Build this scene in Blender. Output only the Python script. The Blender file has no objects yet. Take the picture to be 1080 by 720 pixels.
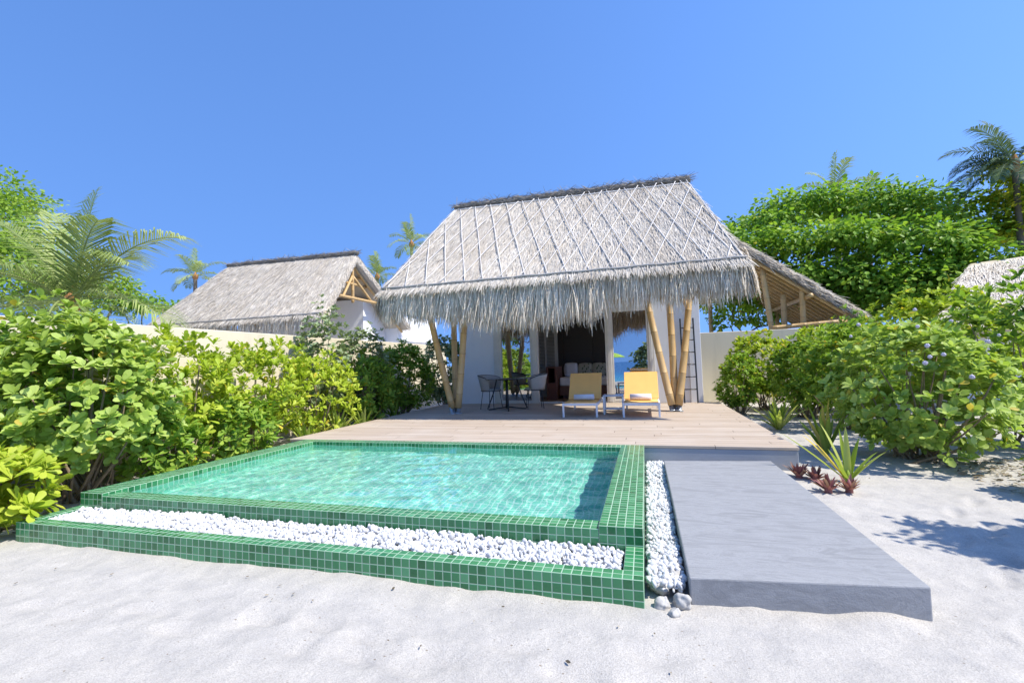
import bpy, math, random
import numpy as np
from mathutils import Vector, Matrix

rng = np.random.default_rng(7)
random.seed(7)
scene = bpy.context.scene
COL = scene.collection
R = math.radians

# ------------------------------------------------------------------ object helpers
def link(o, parent=None):
    COL.objects.link(o)
    if parent is not None:
        o.parent = parent
        if parent.get('_loc') is not None:
            pass
    return o

def tag(o, label, cat, group=None):
    o['label'] = label
    o['category'] = cat
    if group:
        o['group'] = group
    return o

def thing(name, label, cat, loc=(0, 0, 0), rz=0.0, group=None):
    o = bpy.data.objects.new(name, None)
    o.empty_display_size = 0.2
    COL.objects.link(o)
    o.location = loc
    o.rotation_euler = (0, 0, rz)
    return tag(o, label, cat, group)

class MB:
    """collects geometry of one mesh"""
    def __init__(self):
        self.V = []; self.F = []; self.UV = []; self.var = []; self.n = 0
    def add(self, V, F, uv=None, var=0.5):
        V = np.asarray(V, float)
        F = [np.asarray(f) + self.n for f in F] if not isinstance(F, np.ndarray) else list(F + self.n)
        self.V.append(V); self.F.append(F)
        self.UV.append(uv)
        v = np.full(len(V), var) if np.isscalar(var) else np.asarray(var, float)
        self.var.append(v)
        self.n += len(V)
        return self
    def box(self, x0, x1, y0, y1, z0, z1, M=None, var=0.5, uv=True):
        x0, x1 = min(x0, x1), max(x0, x1); y0, y1 = min(y0, y1), max(y0, y1); z0, z1 = min(z0, z1), max(z0, z1)
        faces = [
            ([(x0,y0,z0),(x1,y0,z0),(x1,y0,z1),(x0,y0,z1)], (0,2), (x0,z1)),
            ([(x1,y1,z0),(x0,y1,z0),(x0,y1,z1),(x1,y1,z1)], (0,2), (x0,z1)),
            ([(x0,y1,z0),(x0,y0,z0),(x0,y0,z1),(x0,y1,z1)], (1,2), (y0,z1)),
            ([(x1,y0,z0),(x1,y1,z0),(x1,y1,z1),(x1,y0,z1)], (1,2), (y0,z1)),
            ([(x0,y0,z1),(x1,y0,z1),(x1,y1,z1),(x0,y1,z1)], (0,1), (x0,y0)),
            ([(x0,y1,z0),(x1,y1,z0),(x1,y0,z0),(x0,y0,z0)], (0,1), (x0,y0))]
        idx = {}
        V = []; F = []; UV = []
        for pts, ax, og in faces:
            f = []
            for p in pts:
                if p not in idx:
                    idx[p] = len(V); V.append(p)
                f.append(idx[p]); UV.append((p[ax[0]] - og[0], p[ax[1]] - og[1]))
            F.append(f)
        V = np.array(V, float)
        if M is not None:
            V = V @ np.array(M.to_3x3()).T + np.array(M.translation)
        return self.add(V, F, UV if uv else None, var)
    def tube(self, pts, rad, n=8, cap=True, var=0.5):
        pts = np.asarray(pts, float); m = len(pts)
        rad = np.full(m, rad) if np.isscalar(rad) else np.asarray(rad, float)
        t = np.gradient(pts, axis=0); t /= np.linalg.norm(t, axis=1)[:, None] + 1e-12
        up = np.array([0, 0, 1.0]) if abs(t[0][2]) < 0.9 else np.array([1.0, 0, 0])
        V = []
        u = np.cross(up, t[0]); u /= np.linalg.norm(u)
        for i in range(m):
            u = u - t[i] * (u @ t[i]); u /= np.linalg.norm(u) + 1e-12
            w = np.cross(t[i], u)
            a = np.arange(n) * 2 * np.pi / n
            V.append(pts[i] + rad[i] * (np.cos(a)[:, None] * u + np.sin(a)[:, None] * w))
        V = np.concatenate(V)
        F = []
        for i in range(m - 1):
            for k in range(n):
                F.append([i*n+k, i*n+(k+1) % n, (i+1)*n+(k+1) % n, (i+1)*n+k])
        if cap:
            F.append(list(range(n))[::-1]); F.append([(m-1)*n+k for k in range(n)])
        return self.add(V, F, None, var)
    def lathe(self, prof, n=24, c=(0, 0, 0), var=0.5):
        prof = np.asarray(prof, float); m = len(prof); a = np.arange(n)*2*np.pi/n
        V = np.stack([np.outer(prof[:,0], np.cos(a)), np.outer(prof[:,0], np.sin(a)), np.repeat(prof[:,1][:,None], n, 1)], -1).reshape(-1,3) + np.array(c)
        F = [[i*n+k, i*n+(k+1)%n, (i+1)*n+(k+1)%n, (i+1)*n+k] for i in range(m-1) for k in range(n)]
        F.append(list(range(n))[::-1]); F.append([(m-1)*n+k for k in range(n)])
        return self.add(V, F, None, var)
    def build(self, name, mat, parent=None, smooth=False, bevel=0.0):
        V = np.concatenate(self.V) if self.V else np.zeros((0,3))
        me = bpy.data.meshes.new(name)
        FF = [f for fs in self.F for f in fs]
        ln = np.array([len(f) for f in FF], np.int32)
        me.vertices.add(len(V)); me.vertices.foreach_set('co', V.astype(np.float32).ravel())
        me.loops.add(int(ln.sum())); me.loops.foreach_set('vertex_index', np.concatenate([np.asarray(f) for f in FF]).astype(np.int32))
        me.polygons.add(len(FF))
        st = np.zeros(len(FF), np.int32); st[1:] = np.cumsum(ln)[:-1]
        me.polygons.foreach_set('loop_start', st)
        try:
            me.polygons.foreach_set('loop_total', ln)
        except Exception:
            pass
        me.polygons.foreach_set('use_smooth', np.full(len(FF), bool(smooth)))
        if all(u is not None for u in self.UV) and self.UV:
            uv = np.concatenate([np.asarray(u, float) for u in self.UV])
            l = me.uv_layers.new(name='UVMap'); l.data.foreach_set('uv', uv.astype(np.float32).ravel())
        at = me.attributes.new('var', 'FLOAT', 'POINT'); at.data.foreach_set('value', np.concatenate(self.var).astype(np.float32))
        me.update(calc_edges=True); me.validate()
        o = bpy.data.objects.new(name, me)
        for m in (mat if isinstance(mat, (list, tuple)) else [mat]):
            me.materials.append(m)
        link(o, parent)
        if bevel:
            b = o.modifiers.new('Bevel', 'BEVEL'); b.width = bevel; b.segments = 2; b.limit_method = 'ANGLE'
            b.angle_limit = R(40)
        return o

def arr_mesh(name, V, quads=None, tris=None, var=None, mat=None, parent=None, smooth=True):
    """fast mesh from numpy arrays"""
    me = bpy.data.meshes.new(name)
    me.vertices.add(len(V)); me.vertices.foreach_set('co', V.astype(np.float32).ravel())
    parts = []; ln = []
    if quads is not None and len(quads): parts.append(quads.ravel()); ln.append(np.full(len(quads), 4))
    if tris is not None and len(tris): parts.append(tris.ravel()); ln.append(np.full(len(tris), 3))
    li = np.concatenate(parts).astype(np.int32); ln = np.concatenate(ln).astype(np.int32)
    me.loops.add(len(li)); me.loops.foreach_set('vertex_index', li)
    me.polygons.add(len(ln)); st = np.zeros(len(ln), np.int32); st[1:] = np.cumsum(ln)[:-1]
    me.polygons.foreach_set('loop_start', st)
    me.polygons.foreach_set('use_smooth', np.full(len(ln), bool(smooth)))
    at = me.attributes.new('var', 'FLOAT', 'POINT'); at.data.foreach_set('value', (var if var is not None else np.full(len(V), .5)).astype(np.float32))
    me.update(calc_edges=True)
    o = bpy.data.objects.new(name, me); me.materials.append(mat)
    return link(o, parent)

# ------------------------------------------------------------------ node helpers
class NT:
    def __init__(self, name):
        self.m = bpy.data.materials.new(name); self.m.use_nodes = True
        self.t = self.m.node_tree; self.t.nodes.clear()
        self.out = self.n('ShaderNodeOutputMaterial')
    def n(self, kind, **kw):
        nd = self.t.nodes.new(kind)
        for k, v in kw.items():
            if k.startswith('_'): setattr(nd, k[1:], v)
            else: self.set(nd, k, v)
        return nd
    def set(self, nd, k, v):
        k = k.replace('__', ' ')
        s = nd.inputs[int(k[1:])] if k[0] == 'i' and k[1:].isdigit() else nd.inputs[k]
        if isinstance(v, bpy.types.NodeSocket): self.t.links.new(v, s)
        elif isinstance(v, bpy.types.Node): self.t.links.new(v.outputs[0], s)
        else:
            if s.type == 'RGBA' and len(v) == 3: v = (*v, 1)
            s.default_value = v
    def math(self, op, a, b=0.5, c=None):
        nd = self.t.nodes.new('ShaderNodeMath'); nd.operation = op
        self.set(nd, 'i0', a); self.set(nd, 'i1', b)
        if c is not None: self.set(nd, 'i2', c)
        return nd.outputs[0]
    def mix(self, f, a, b, mode='MIX'):
        nd = self.t.nodes.new('ShaderNodeMix'); nd.data_type = 'RGBA'; nd.blend_type = mode
        for k, v in ((0, f), (6, a), (7, b)):
            s = nd.inputs[k]
            if isinstance(v, bpy.types.NodeSocket): self.t.links.new(v, s)
            elif isinstance(v, (int, float)): s.default_value = v
            else: s.default_value = (*v, 1) if len(v) == 3 else v
        return nd.outputs[2]
    def noise(self, scale, detail=4, rough=.55, vec=None, dist=0.0):
        nd = self.n('ShaderNodeTexNoise', Scale=scale, Detail=detail, Roughness=rough, Distortion=dist)
        if vec is not None: self.set(nd, 'Vector', vec)
        return nd.outputs['Fac']
    def ramp(self, f, stops):
        nd = self.t.nodes.new('ShaderNodeValToRGB'); e = nd.color_ramp.elements
        while len(e) < len(stops): e.new(0.5)
        for i, (p, c) in enumerate(stops):
            e[i].position = p; e[i].color = (*c, 1) if not np.isscalar(c) else (c, c, c, 1)
        self.set(nd, 'Fac', f)
        return nd.outputs['Color']
    def mapping(self, vec, scale=(1,1,1), rot=(0,0,0)):
        nd = self.n('ShaderNodeMapping', Vector=vec); nd.inputs['Scale'].default_value = scale; nd.inputs['Rotation'].default_value = rot
        return nd.outputs[0]
    def pos(self):
        return self.n('ShaderNodeNewGeometry').outputs['Position']
    def obj(self):
        return self.n('ShaderNodeTexCoord').outputs['Object']
    def attr(self, a='var'):
        nd = self.n('ShaderNodeAttribute'); nd.attribute_name = a
        return nd.outputs['Fac']
    def bump(self, h, strength=.3, dist=.01):
        return self.n('ShaderNodeBump', Height=h, Strength=strength, Distance=dist).outputs[0]
    def pbsdf(self, col, rough=.6, normal=None, spec=.5, metal=0.0, **kw):
        nd = self.n('ShaderNodeBsdfPrincipled', Roughness=rough, Metallic=metal)
        self.set(nd, 'Base Color', col); nd.inputs['Specular IOR Level'].default_value = spec
        if normal is not None: self.set(nd, 'Normal', normal)
        for k, v in kw.items(): self.set(nd, k, v)
        return nd
    def done(self, sh):
        self.t.links.new(sh.outputs[0] if isinstance(sh, bpy.types.Node) else sh, self.out.inputs['Surface'])
        return self.m

def simple(name, col, rough=.6, spec=.5, metal=0.0, ns=8.0, var=.12, bump=.1, bscale=60):
    t = NT(name)
    f = t.noise(ns, 5, .6, t.obj())
    c = t.mix(f, tuple(x*(1-var) for x in col), tuple(min(1, x*(1+var)) for x in col))
    nb = t.bump(t.noise(bscale, 3, .6, t.obj()), bump, .005)
    return t.done(t.pbsdf(c, rough, nb, spec, metal))

# ------------------------------------------------------------------ materials
def m_sand():
    t = NT('coral_sand'); p = t.pos()
    big = t.noise(.9, 4, .6, p); mid = t.noise(7, 5, .65, p); fine = t.noise(160, 3, .7, p)
    c = t.mix(big, (.555, .517, .455), (.60, .565, .505))
    c = t.mix(t.ramp(mid, [(.3, 1.0), (.75, 0.0)]), c, (.43, .41, .38))
    c = t.mix(t.ramp(fine, [(.36, .7), (.58, 0.0)]), c, (.31, .285, .25))
    bits = t.n('ShaderNodeTexVoronoi', Vector=t.mapping(p, (1, 1.7, 1)), Scale=16.0, Randomness=1.0)
    gate = t.ramp(t.noise(3.1, 2, .5, p), [(.44, 0.0), (.58, 1.0)])
    b = t.math('MULTIPLY', t.ramp(bits.outputs['Distance'], [(.07, 1.0), (.12, 0.0)]), gate)
    c = t.mix(b, c, (.25, .21, .16))
    h = t.math('ADD', t.math('MULTIPLY', mid, 1.0), t.math('MULTIPLY', fine, .22))
    return t.done(t.pbsdf(c, .95, t.bump(h, .6, .03), .1))
def m_thatch(name, a, b, c_):
    t = NT(name); v = t.attr()
    f = t.noise(5, 4, .6, t.obj())
    c = t.ramp(v, [(0, a), (.5, b), (1, c_)])
    c = t.mix(t.ramp(f, [(.35, .45), (.7, 0.0)]), c, tuple(x*.68 for x in b))
    wz = t.noise(1.1, 5, .62, t.mapping(t.obj(), (1.6, 1, .55)), .8)
    c = t.mix(t.ramp(wz, [(.42, 0.0), (.72, .5)]), c, tuple(x*y for x, y in zip(b, (.70, .64, .56))))
    st = t.noise(1, 3, .6, t.mapping(t.obj(), (90, 14, 14)))
    return t.done(t.pbsdf(c, .9, t.bump(st, .5, .01), .15))
def m_leaf(name, dark, mid, light, yellow=None, trans=.35, gloss=.35):
    t = NT(name); v = t.attr()
    st = [(0, dark), (.45, mid), (.85, light)]
    if yellow: st.append((.985, light)); st.append((1.0, yellow))
    c = t.ramp(v, st)
    p = t.pbsdf(c, gloss+.1, None, .2)
    tr = t.n('ShaderNodeBsdfTranslucent', Color=t.mix(1.0, c, (1.0, 1.05, .55), 'MULTIPLY'))
    mx = t.n('ShaderNodeMixShader', Fac=trans, i1=p.outputs[0], i2=tr.outputs[0])
    return t.done(mx)
def m_tile(name, cols, grout, pitch, rough=.18, gw=.075):
    t = NT(name)
    uv = t.n('ShaderNodeUVMap').outputs[0]
    sc = t.mapping(uv, (1/pitch, 1/pitch, 1))
    sp = t.n('ShaderNodeSeparateXYZ', Vector=sc)
    fx = t.math('FRACT', sp.outputs[0]); fy = t.math('FRACT', sp.outputs[1])
    dx = t.math('SUBTRACT', .5, t.math('ABSOLUTE', t.math('SUBTRACT', fx, .5)))
    dy = t.math('SUBTRACT', .5, t.math('ABSOLUTE', t.math('SUBTRACT', fy, .5)))
    d = t.math('MINIMUM', dx, dy)
    mask = t.n('ShaderNodeMapRange', Value=d, i1=gw*.7, i2=gw*1.15).outputs[0]
    fl = t.n('ShaderNodeVectorMath', _operation='FLOOR'); t.set(fl, 'i0', sc)
    wn = t.n('ShaderNodeTexWhiteNoise', Vector=fl.outputs[0])
    col = t.ramp(wn.outputs['Value'], [(i/(len(cols)-1), c) for i, c in enumerate(cols)])
    gl = t.noise(60, 3, .6, t.obj())
    col = t.mix(t.ramp(gl, [(.4, .25), (.7, 0.0)]), col, tuple(min(1, x*1.5) for x in cols[-1]))
    c = t.mix(mask, grout, col)
    edge = t.n('ShaderNodeMapRange', Value=d, i1=0.0, i2=gw*2.2).outputs[0]
    rg = t.n('ShaderNodeMapRange', Value=mask, i3=.8, i4=rough).outputs[0]
    p = t.pbsdf(c, .3, t.bump(edge, .5, .004), .5); t.set(p, 'Roughness', rg)
    return t.done(p)
def m_deck():
    t = NT('deck_planks'); p = t.pos()
    sp = t.n('ShaderNodeSeparateXYZ', Vector=p)
    pw = .145
    yy = t.math('DIVIDE', sp.outputs[1], pw)
    fy = t.math('FRACT', yy); row = t.math('FLOOR', yy)
    d = t.math('SUBTRACT', .5, t.math('ABSOLUTE', t.math('SUBTRACT', fy, .5)))
    gap = t.n('ShaderNodeMapRange', Value=d, i1=.015, i2=.04).outputs[0]
    wn = t.n('ShaderNodeTexWhiteNoise', _noise_dimensions='1D'); t.set(wn, 'W', row)
    xo = t.math('ADD', t.math('DIVIDE', sp.outputs[0], 2.4), t.math('MULTIPLY', wn.outputs['Value'], 7.3))
    fx = t.math('FRACT', xo); cell = t.math('FLOOR', xo)
    dx = t.math('SUBTRACT', .5, t.math('ABSOLUTE', t.math('SUBTRACT', fx, .5)))
    gx = t.n('ShaderNodeMapRange', Value=dx, i1=.0008, i2=.0018).outputs[0]
    gap = t.math('MULTIPLY', gap, gx)
    w2 = t.n('ShaderNodeTexWhiteNoise', _noise_dimensions='2D', Vector=t.n('ShaderNodeCombineXYZ', X=row, Y=cell))
    grain = t.noise(1, 5, .65, t.mapping(p, (2.2, 46, 10)), .4)
    c = t.mix(w2.outputs['Value'], (.44, .35, .265), (.55, .455, .36))
    c = t.mix(t.ramp(grain, [(.35, .55), (.65, 0.0)]), c, (.36, .28, .215))
    blot = t.noise(1.3, 4, .6, p)
    c = t.mix(t.ramp(blot, [(.45, 0.0), (.75, .35)]), c, (.58, .52, .45))
    c = t.mix(gap, (.07, .055, .045), c)
    h = t.math('ADD', t.math('MULTIPLY', gap, 1.0), t.math('MULTIPLY', grain, .15))
    return t.done(t.pbsdf(c, .7, t.bump(h, .5, .006), .3))
def m_concrete(name, base, streak):
    t = NT(name); p = t.pos()
    a = t.noise(1, 6, .7, t.mapping(p, (2.4, 11, 6), (0, 0, .25)), 1.6)
    b = t.noise(1.7, 4, .6, p); f = t.noise(120, 3, .6, p)
    c = t.mix(b, tuple(x*.93 for x in base), tuple(x*1.05 for x in base))
    c = t.mix(t.ramp(a, [(.40, 0.0), (.56, streak), (.6, streak*.3), (.75, streak)]), c, tuple(min(1, x*1.34) for x in base))
    c = t.mix(t.ramp(f, [(.3, .3), (.5, 0.0)]), c, tuple(x*.7 for x in base))
    pin = t.n('ShaderNodeTexVoronoi', Vector=p, Scale=34.0)
    pg = t.math('MULTIPLY', t.ramp(pin.outputs['Distance'], [(.04, 1.0), (.08, 0.0)]), t.ramp(t.noise(4, 2, .5, p), [(.5, 0.0), (.6, .7)]))
    c = t.mix(pg, c, tuple(x*.45 for x in base))
    h = t.math('ADD', a, t.math('MULTIPLY', f, .4))
    return t.done(t.pbsdf(c, .75, t.bump(h, .35, .008), .3))
def m_plaster(name, col, grime=.18):
    t = NT(name); p = t.pos()
    a = t.noise(1.4, 5, .62, p); st = t.noise(1, 4, .6, t.mapping(p, (5, 5, .5)))
    f = t.noise(70, 4, .65, p)
    c = t.mix(a, tuple(x*.95 for x in col), tuple(min(1, x*1.03) for x in col))
    c = t.mix(t.ramp(st, [(.5, 0.0), (.8, grime)]), c, tuple(x*.62 for x in col))
    return t.done(t.pbsdf(c, .85, t.bump(f, .18, .004), .2))
def m_bamboo():
    t = NT('bamboo'); v = t.attr()
    st = t.noise(1, 4, .6, t.mapping(t.obj(), (60, 60, 2.0)))
    bl = t.noise(6, 4, .6, t.obj())
    c = t.mix(st, (.46, .265, .085), (.66, .44, .185))
    c = t.mix(t.ramp(bl, [(.5, 0.0), (.75, .5)]), c, (.72, .55, .29))
    ln = t.noise(1, 4, .6, t.mapping(t.obj(), (4, 4, 1.3)), .6)
    c = t.mix(t.ramp(ln, [(.42, 0.0), (.7, .65)]), c, (.40, .27, .12))
    rnd = t.n('ShaderNodeObjectInfo').outputs['Random']
    c = t.mix(t.math('MULTIPLY', rnd, .35), c, (.60, .47, .28))
    c = t.mix(t.ramp(v, [(0.0, .6), (.4, 0.0)]), c, (.2, .11, .035))
    return t.done(t.pbsdf(c, .45, t.bump(st, .2, .003), .4))
def m_wood(name, a, b, rough=.5):
    t = NT(name)
    g = t.noise(1, 5, .6, t.mapping(t.obj(), (3, 30, 30)), .5)
    return t.done(t.pbsdf(t.mix(g, a, b), rough, t.bump(g, .15, .003), .4))
def m_fabric(name, col, scale=260, var=.1):
    t = NT(name); o = t.obj()
    w1 = t.n('ShaderNodeTexWave', _wave_type='BANDS', Scale=scale/6.0, Distortion=.3, Vector=o)
    w2 = t.n('ShaderNodeTexWave', _wave_type='BANDS', Scale=scale/6.0, Distortion=.3, Vector=t.mapping(o, (1, 1, 1), (0, 0, R(90))))
    h = t.math('ADD', w1.outputs['Fac'], w2.outputs['Fac'])
    f = t.noise(7, 4, .6, o)
    c = t.mix(f, tuple(x*(1-var) for x in col), tuple(min(1, x*(1+var)) for x in col))
    p = t.pbsdf(c, .85, t.bump(h, .2, .002), .2)
    return t.done(p)
def m_leafprint():
    t = NT('leaf_print_fabric'); o = t.obj()
    v = t.n('ShaderNodeTexVoronoi', Vector=t.mapping(o, (1, .55, .55), (.5, .6, .3)), Scale=17.0, _feature='F1')
    c = t.ramp(v.outputs['Distance'], [(.0, (.06, .11, .05)), (.28, (.14, .2, .1)), (.34, (.50, .48, .38)), (1, (.55, .52, .43))])
    return t.done(t.pbsdf(c, .85, None, .2))
def m_glass():
    t = NT('tinted_glass')
    tr = t.n('ShaderNodeBsdfTransparent', Color=(.62, .66, .66))
    gl = t.n('ShaderNodeBsdfGlossy', Color=(.95, .97, 1.0), Roughness=.004)
    fr = t.n('ShaderNodeFresnel', IOR=1.5)
    f = t.math('ADD', t.math('MULTIPLY', fr.outputs[0], 1.2), .40)
    return t.done(t.n('ShaderNodeMixShader', Fac=f, i1=tr.outputs[0], i2=gl.outputs[0]))
def m_water():
    t = NT('pool_water')
    p = t.pos()
    h = t.noise(9, 3, .55, p, .6)
    nb = t.bump(h, .12, .02)
    b = t.n('ShaderNodeBsdfPrincipled', Roughness=0.0, IOR=1.33)
    t.set(b, 'Base Color', (.93, 1.0, .985)); b.inputs['Transmission Weight'].default_value = 1.0
    t.set(b, 'Normal', nb)
    return t.done(b)
def m_sea():
    t = NT('sea_water'); p = t.pos()
    sp = t.n('ShaderNodeSeparateXYZ', Vector=p)
    f = t.n('ShaderNodeMapRange', Value=sp.outputs[1], i1=-80.0, i2=-17.0).outputs[0]
    c = t.ramp(f, [(0, (.01, .10, .26)), (.55, (.01, .20, .36)), (1, (.07, .42, .45))])
    h = t.noise(2.2, 4, .6, p)
    return t.done(t.pbsdf(c, .25, t.bump(h, .3, .1), .4))

MT = {}
MT['sand'] = m_sand()
MT['thatch'] = m_thatch('thatch_straw', (.36, .305, .235), (.66, .595, .50), (.85, .785, .68))
MT['fringe'] = m_thatch('thatch_fringe', (.37, .275, .165), (.76, .66, .51), (.94, .87, .74))
MT['ridge'] = m_thatch('ridge_bundle', (.12, .105, .09), (.29, .26, .225), (.48, .44, .39))
MT['rod'] = simple('lattice_cane', (.66, .62, .57), .7, .3)
MT['batten'] = simple('seam_cane', (.40,.37,.34), .8, .2)
MT['naupaka'] = m_leaf('naupaka_leaf', (.11, .21, .03), (.25, .40, .05), (.42, .54, .09), (.66, .52, .06), .42)
MT['lime'] = m_leaf('lime_leaf', (.23, .33, .03), (.43, .54, .045), (.60, .65, .10), (.74, .56, .07), .42)
MT['broad'] = m_leaf('broad_leaf', (.22, .32, .05), (.40, .53, .10), (.55, .65, .20), (.6, .48, .08), .42)
MT['grey_leaf'] = m_leaf('grey_green_leaf', (.13, .18, .08), (.30, .38, .18), (.47, .54, .33), None, .3, .3)
MT['tree_leaf'] = m_leaf('tree_leaf', (.08, .18, .025), (.21, .375, .045), (.39, .54, .075), (.6, .5, .06), .45)
MT['gold_leaf'] = m_leaf('gold_leaf', (.18, .26, .02), (.42, .48, .045), (.62, .60, .08), (.68, .42, .06), .58)
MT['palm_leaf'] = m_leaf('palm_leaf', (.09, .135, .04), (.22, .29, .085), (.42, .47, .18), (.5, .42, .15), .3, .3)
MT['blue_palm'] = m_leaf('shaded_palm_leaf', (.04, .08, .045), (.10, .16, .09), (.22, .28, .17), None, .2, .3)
MT['blade'] = m_leaf('strap_leaf', (.14, .23, .03), (.32, .43, .06), (.54, .58, .16), (.70, .54, .13))
MT['brom'] = m_leaf('bromeliad_leaf', (.14, .06, .05), (.34, .13, .13), (.46, .30, .20), None, .2, .4)
MT['stem'] = simple('shrub_stem', (.26, .20, .13), .85, .2, ns=20, var=.35)
MT['bark'] = simple('tree_bark', (.16, .13, .10), .9, .2, ns=12, var=.35, bump=.5, bscale=30)
MT['fibre'] = simple('palm_fibre', (.36, .18, .07), .9, .2, ns=30, var=.5, bump=.5)
MT['tile'] = m_tile('green_mosaic', [(.012, .095, .03), (.035, .19, .07), (.07, .27, .11), (.02, .135, .045), (.10, .32, .15), (.03, .17, .06)], (.36, .50, .35), .0525, .18, .058)
MT['pool_tile'] = m_tile('pool_mosaic', [(.15, .62, .45), (.21, .70, .53), (.25, .74, .57), (.17, .65, .48)], (.62, .92, .82), .0525, .3, .10)  # wall green made lighter, standing in for light scattered in the water
MT['deck'] = m_deck()
MT['concrete'] = m_concrete('walkway_concrete', (.245, .247, .25), .75)
MT['fascia'] = m_concrete('fascia_concrete', (.33, .345, .37), .15)
MT['white'] = m_plaster('white_plaster', (.86, .855, .85), .10)
MT['cream'] = m_plaster('cream_plaster', (.70, .62, .46), .38)
MT['bamboo'] = m_bamboo()
MT['frame'] = simple('cream_frame', (.70, .67, .60), .5, .4)
MT['glass'] = m_glass()
MT['water'] = m_water()
MT['sea'] = m_sea()
MT['dark_wall'] = m_wood('dark_wardrobe_wood', (.07, .056, .046), (.11, .085, .068))
MT['wood'] = m_wood('red_brown_wood', (.12, .045, .03), (.20, .08, .05))
MT['floor_wood'] = m_wood('interior_floor_wood', (.28, .18, .11), (.38, .26, .16))
MT['louvre'] = simple('louvre_paint', (.62, .60, .56), .5, .4)
MT['metal_white'] = simple('white_powder_coat', (.74, .74, .76), .4, .5, bump=.03)
MT['metal_black'] = simple('black_powder_coat', (.022, .024, .028), .45, .5, bump=.05)
MT['steel'] = simple('galvanised_steel', (.42, .47, .52), .35, .5, .6)
MT['yellow_sling'] = m_fabric('yellow_sling', (.90, .51, .165))
MT['towel'] = m_fabric('white_towel', (.74, .74, .80), 420)
MT['cushion'] = m_fabric('white_cushion', (.84, .83, .84), 300)
MT['leafprint'] = m_leafprint()
MT['rope'] = m_fabric('grey_rope_weave', (.42, .395, .36), 200, .2)
MT['tabletop'] = simple('smoked_glass_top', (.05, .055, .06), .12, .6, bump=0.0)
MT['sidetop'] = simple('side_table_top', (.50, .56, .64), .25, .5, bump=.02)
def m_pebble():
    t = NT('white_pebble'); v = t.attr()
    c = t.ramp(v, [(0, (.38, .375, .37)), (.3, (.56, .555, .55)), (1, (.66, .655, .65))])
    n = t.noise(45, 4, .6, t.obj())
    c = t.mix(t.ramp(n, [(.5, 0.0), (.8, .35)]), c, (.5, .49, .47))
    return t.done(t.pbsdf(c, .7, t.bump(n, .3, .004), .3))
MT['pebble'] = m_pebble()
MT['rock'] = simple('boulder_stone', (.44, .42, .385), .9, .2, ns=22, var=.45, bump=.5, bscale=50)
MT['parasol'] = m_fabric('green_parasol', (.42, .62, .10))
MT['litter'] = m_leaf('dry_leaf', (.10, .08, .055), (.28, .225, .15), (.50, .45, .36), None, .1, .8)

# ------------------------------------------------------------------ leaves, strands
def leaf_tpl(w, t=(.26,.56,.83), tipw=.10, cup=.16, bow=.10):
    V=[(0,0,0)]
    for wi,ti in zip(w,t): V+=[(-wi,ti,cup*wi-bow*ti*ti*.5),(0,ti,-.12*wi-bow*ti*ti*.5),(wi,ti,cup*wi-bow*ti*ti*.5)]
    V+=[(-tipw,.975,cup*tipw-bow*.5),(0,1,-bow*.5),(tipw,.975,cup*tipw-bow*.5)]
    return np.array(V)
LEAF_OB = leaf_tpl((.075,.155,.20),tipw=.09); LEAF_EL = leaf_tpl((.17,.22,.13),tipw=.03); LEAF_RD = leaf_tpl((.18,.28,.25),tipw=.09)
LQ = np.array([q for r in range(3) for q in ((1+3*r,4+3*r,5+3*r,2+3*r),(2+3*r,5+3*r,6+3*r,3+3*r))]); LT = np.array([(0,1,2),(0,2,3)])
def nrm(a): return a / (np.linalg.norm(a, axis=-1, keepdims=True) + 1e-9)
def leaves(P, D, N, S, var, tpl=LEAF_OB, droop=0.0):
    D = nrm(D); X = nrm(np.cross(D, N)); N = np.cross(X, D)
    T = tpl.copy(); T[:, 2] -= droop * T[:, 1]**2
    V = P[:,None,:] + S[:,None,None] * (T[None,:,0,None]*X[:,None,:] + T[None,:,1,None]*D[:,None,:] + T[None,:,2,None]*N[:,None,:])
    off = (np.arange(len(P))*13)[:,None,None]
    return V.reshape(-1,3), (LQ[None]+off).reshape(-1,4), (LT[None]+off).reshape(-1,3), np.repeat(var, 13)
def rand_dirs(n):
    v = rng.normal(size=(n,3)); return nrm(v)
def shrub_points(n, c, r, flat=.55, low=-.55, depth=.35):
    """rosette tips over an uneven crown: several overlapping lobes"""
    c = np.array(c); r = np.array(r)
    k = max(4, int(5 + n/40)); lob = rand_dirs(k)*rng.uniform(.25, .5, (k,1)); lob[:,2] = np.abs(lob[:,2])*.7 - .12
    lr = rng.uniform(.45, .68, k)
    out = []
    tries = 0
    while len(out) < n and tries < 60:
        tries += 1
        i = rng.integers(0, k, n*2); d = rand_dirs(n*2)
        rad = 1 - depth*rng.random(n*2)**1.6
        p = lob[i] + d*(lr[i]*rad)[:,None]
        ok = np.ones(len(p), bool)
        for j in range(k):
            q = np.linalg.norm(p - lob[j], axis=1)/lr[j]
            ok &= (q > .62) | (i == j)
        ok &= p[:,2] > low
        for a in p[ok]: out.append(a)
    p = np.array(out[:n]); a = nrm(p + np.array([0,0,.35]))
    p[:,:2] /= np.percentile(np.abs(p[:,:2]), 97); q = np.percentile(p[:,2], 98); lo = p[:,2].min()
    p[:,2] = np.where(p[:,2] > 0, p[:,2]/q, p[:,2]/max(1e-3, -lo)*(-low))
    return c + p*r, a
DENS = 3.3
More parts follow.
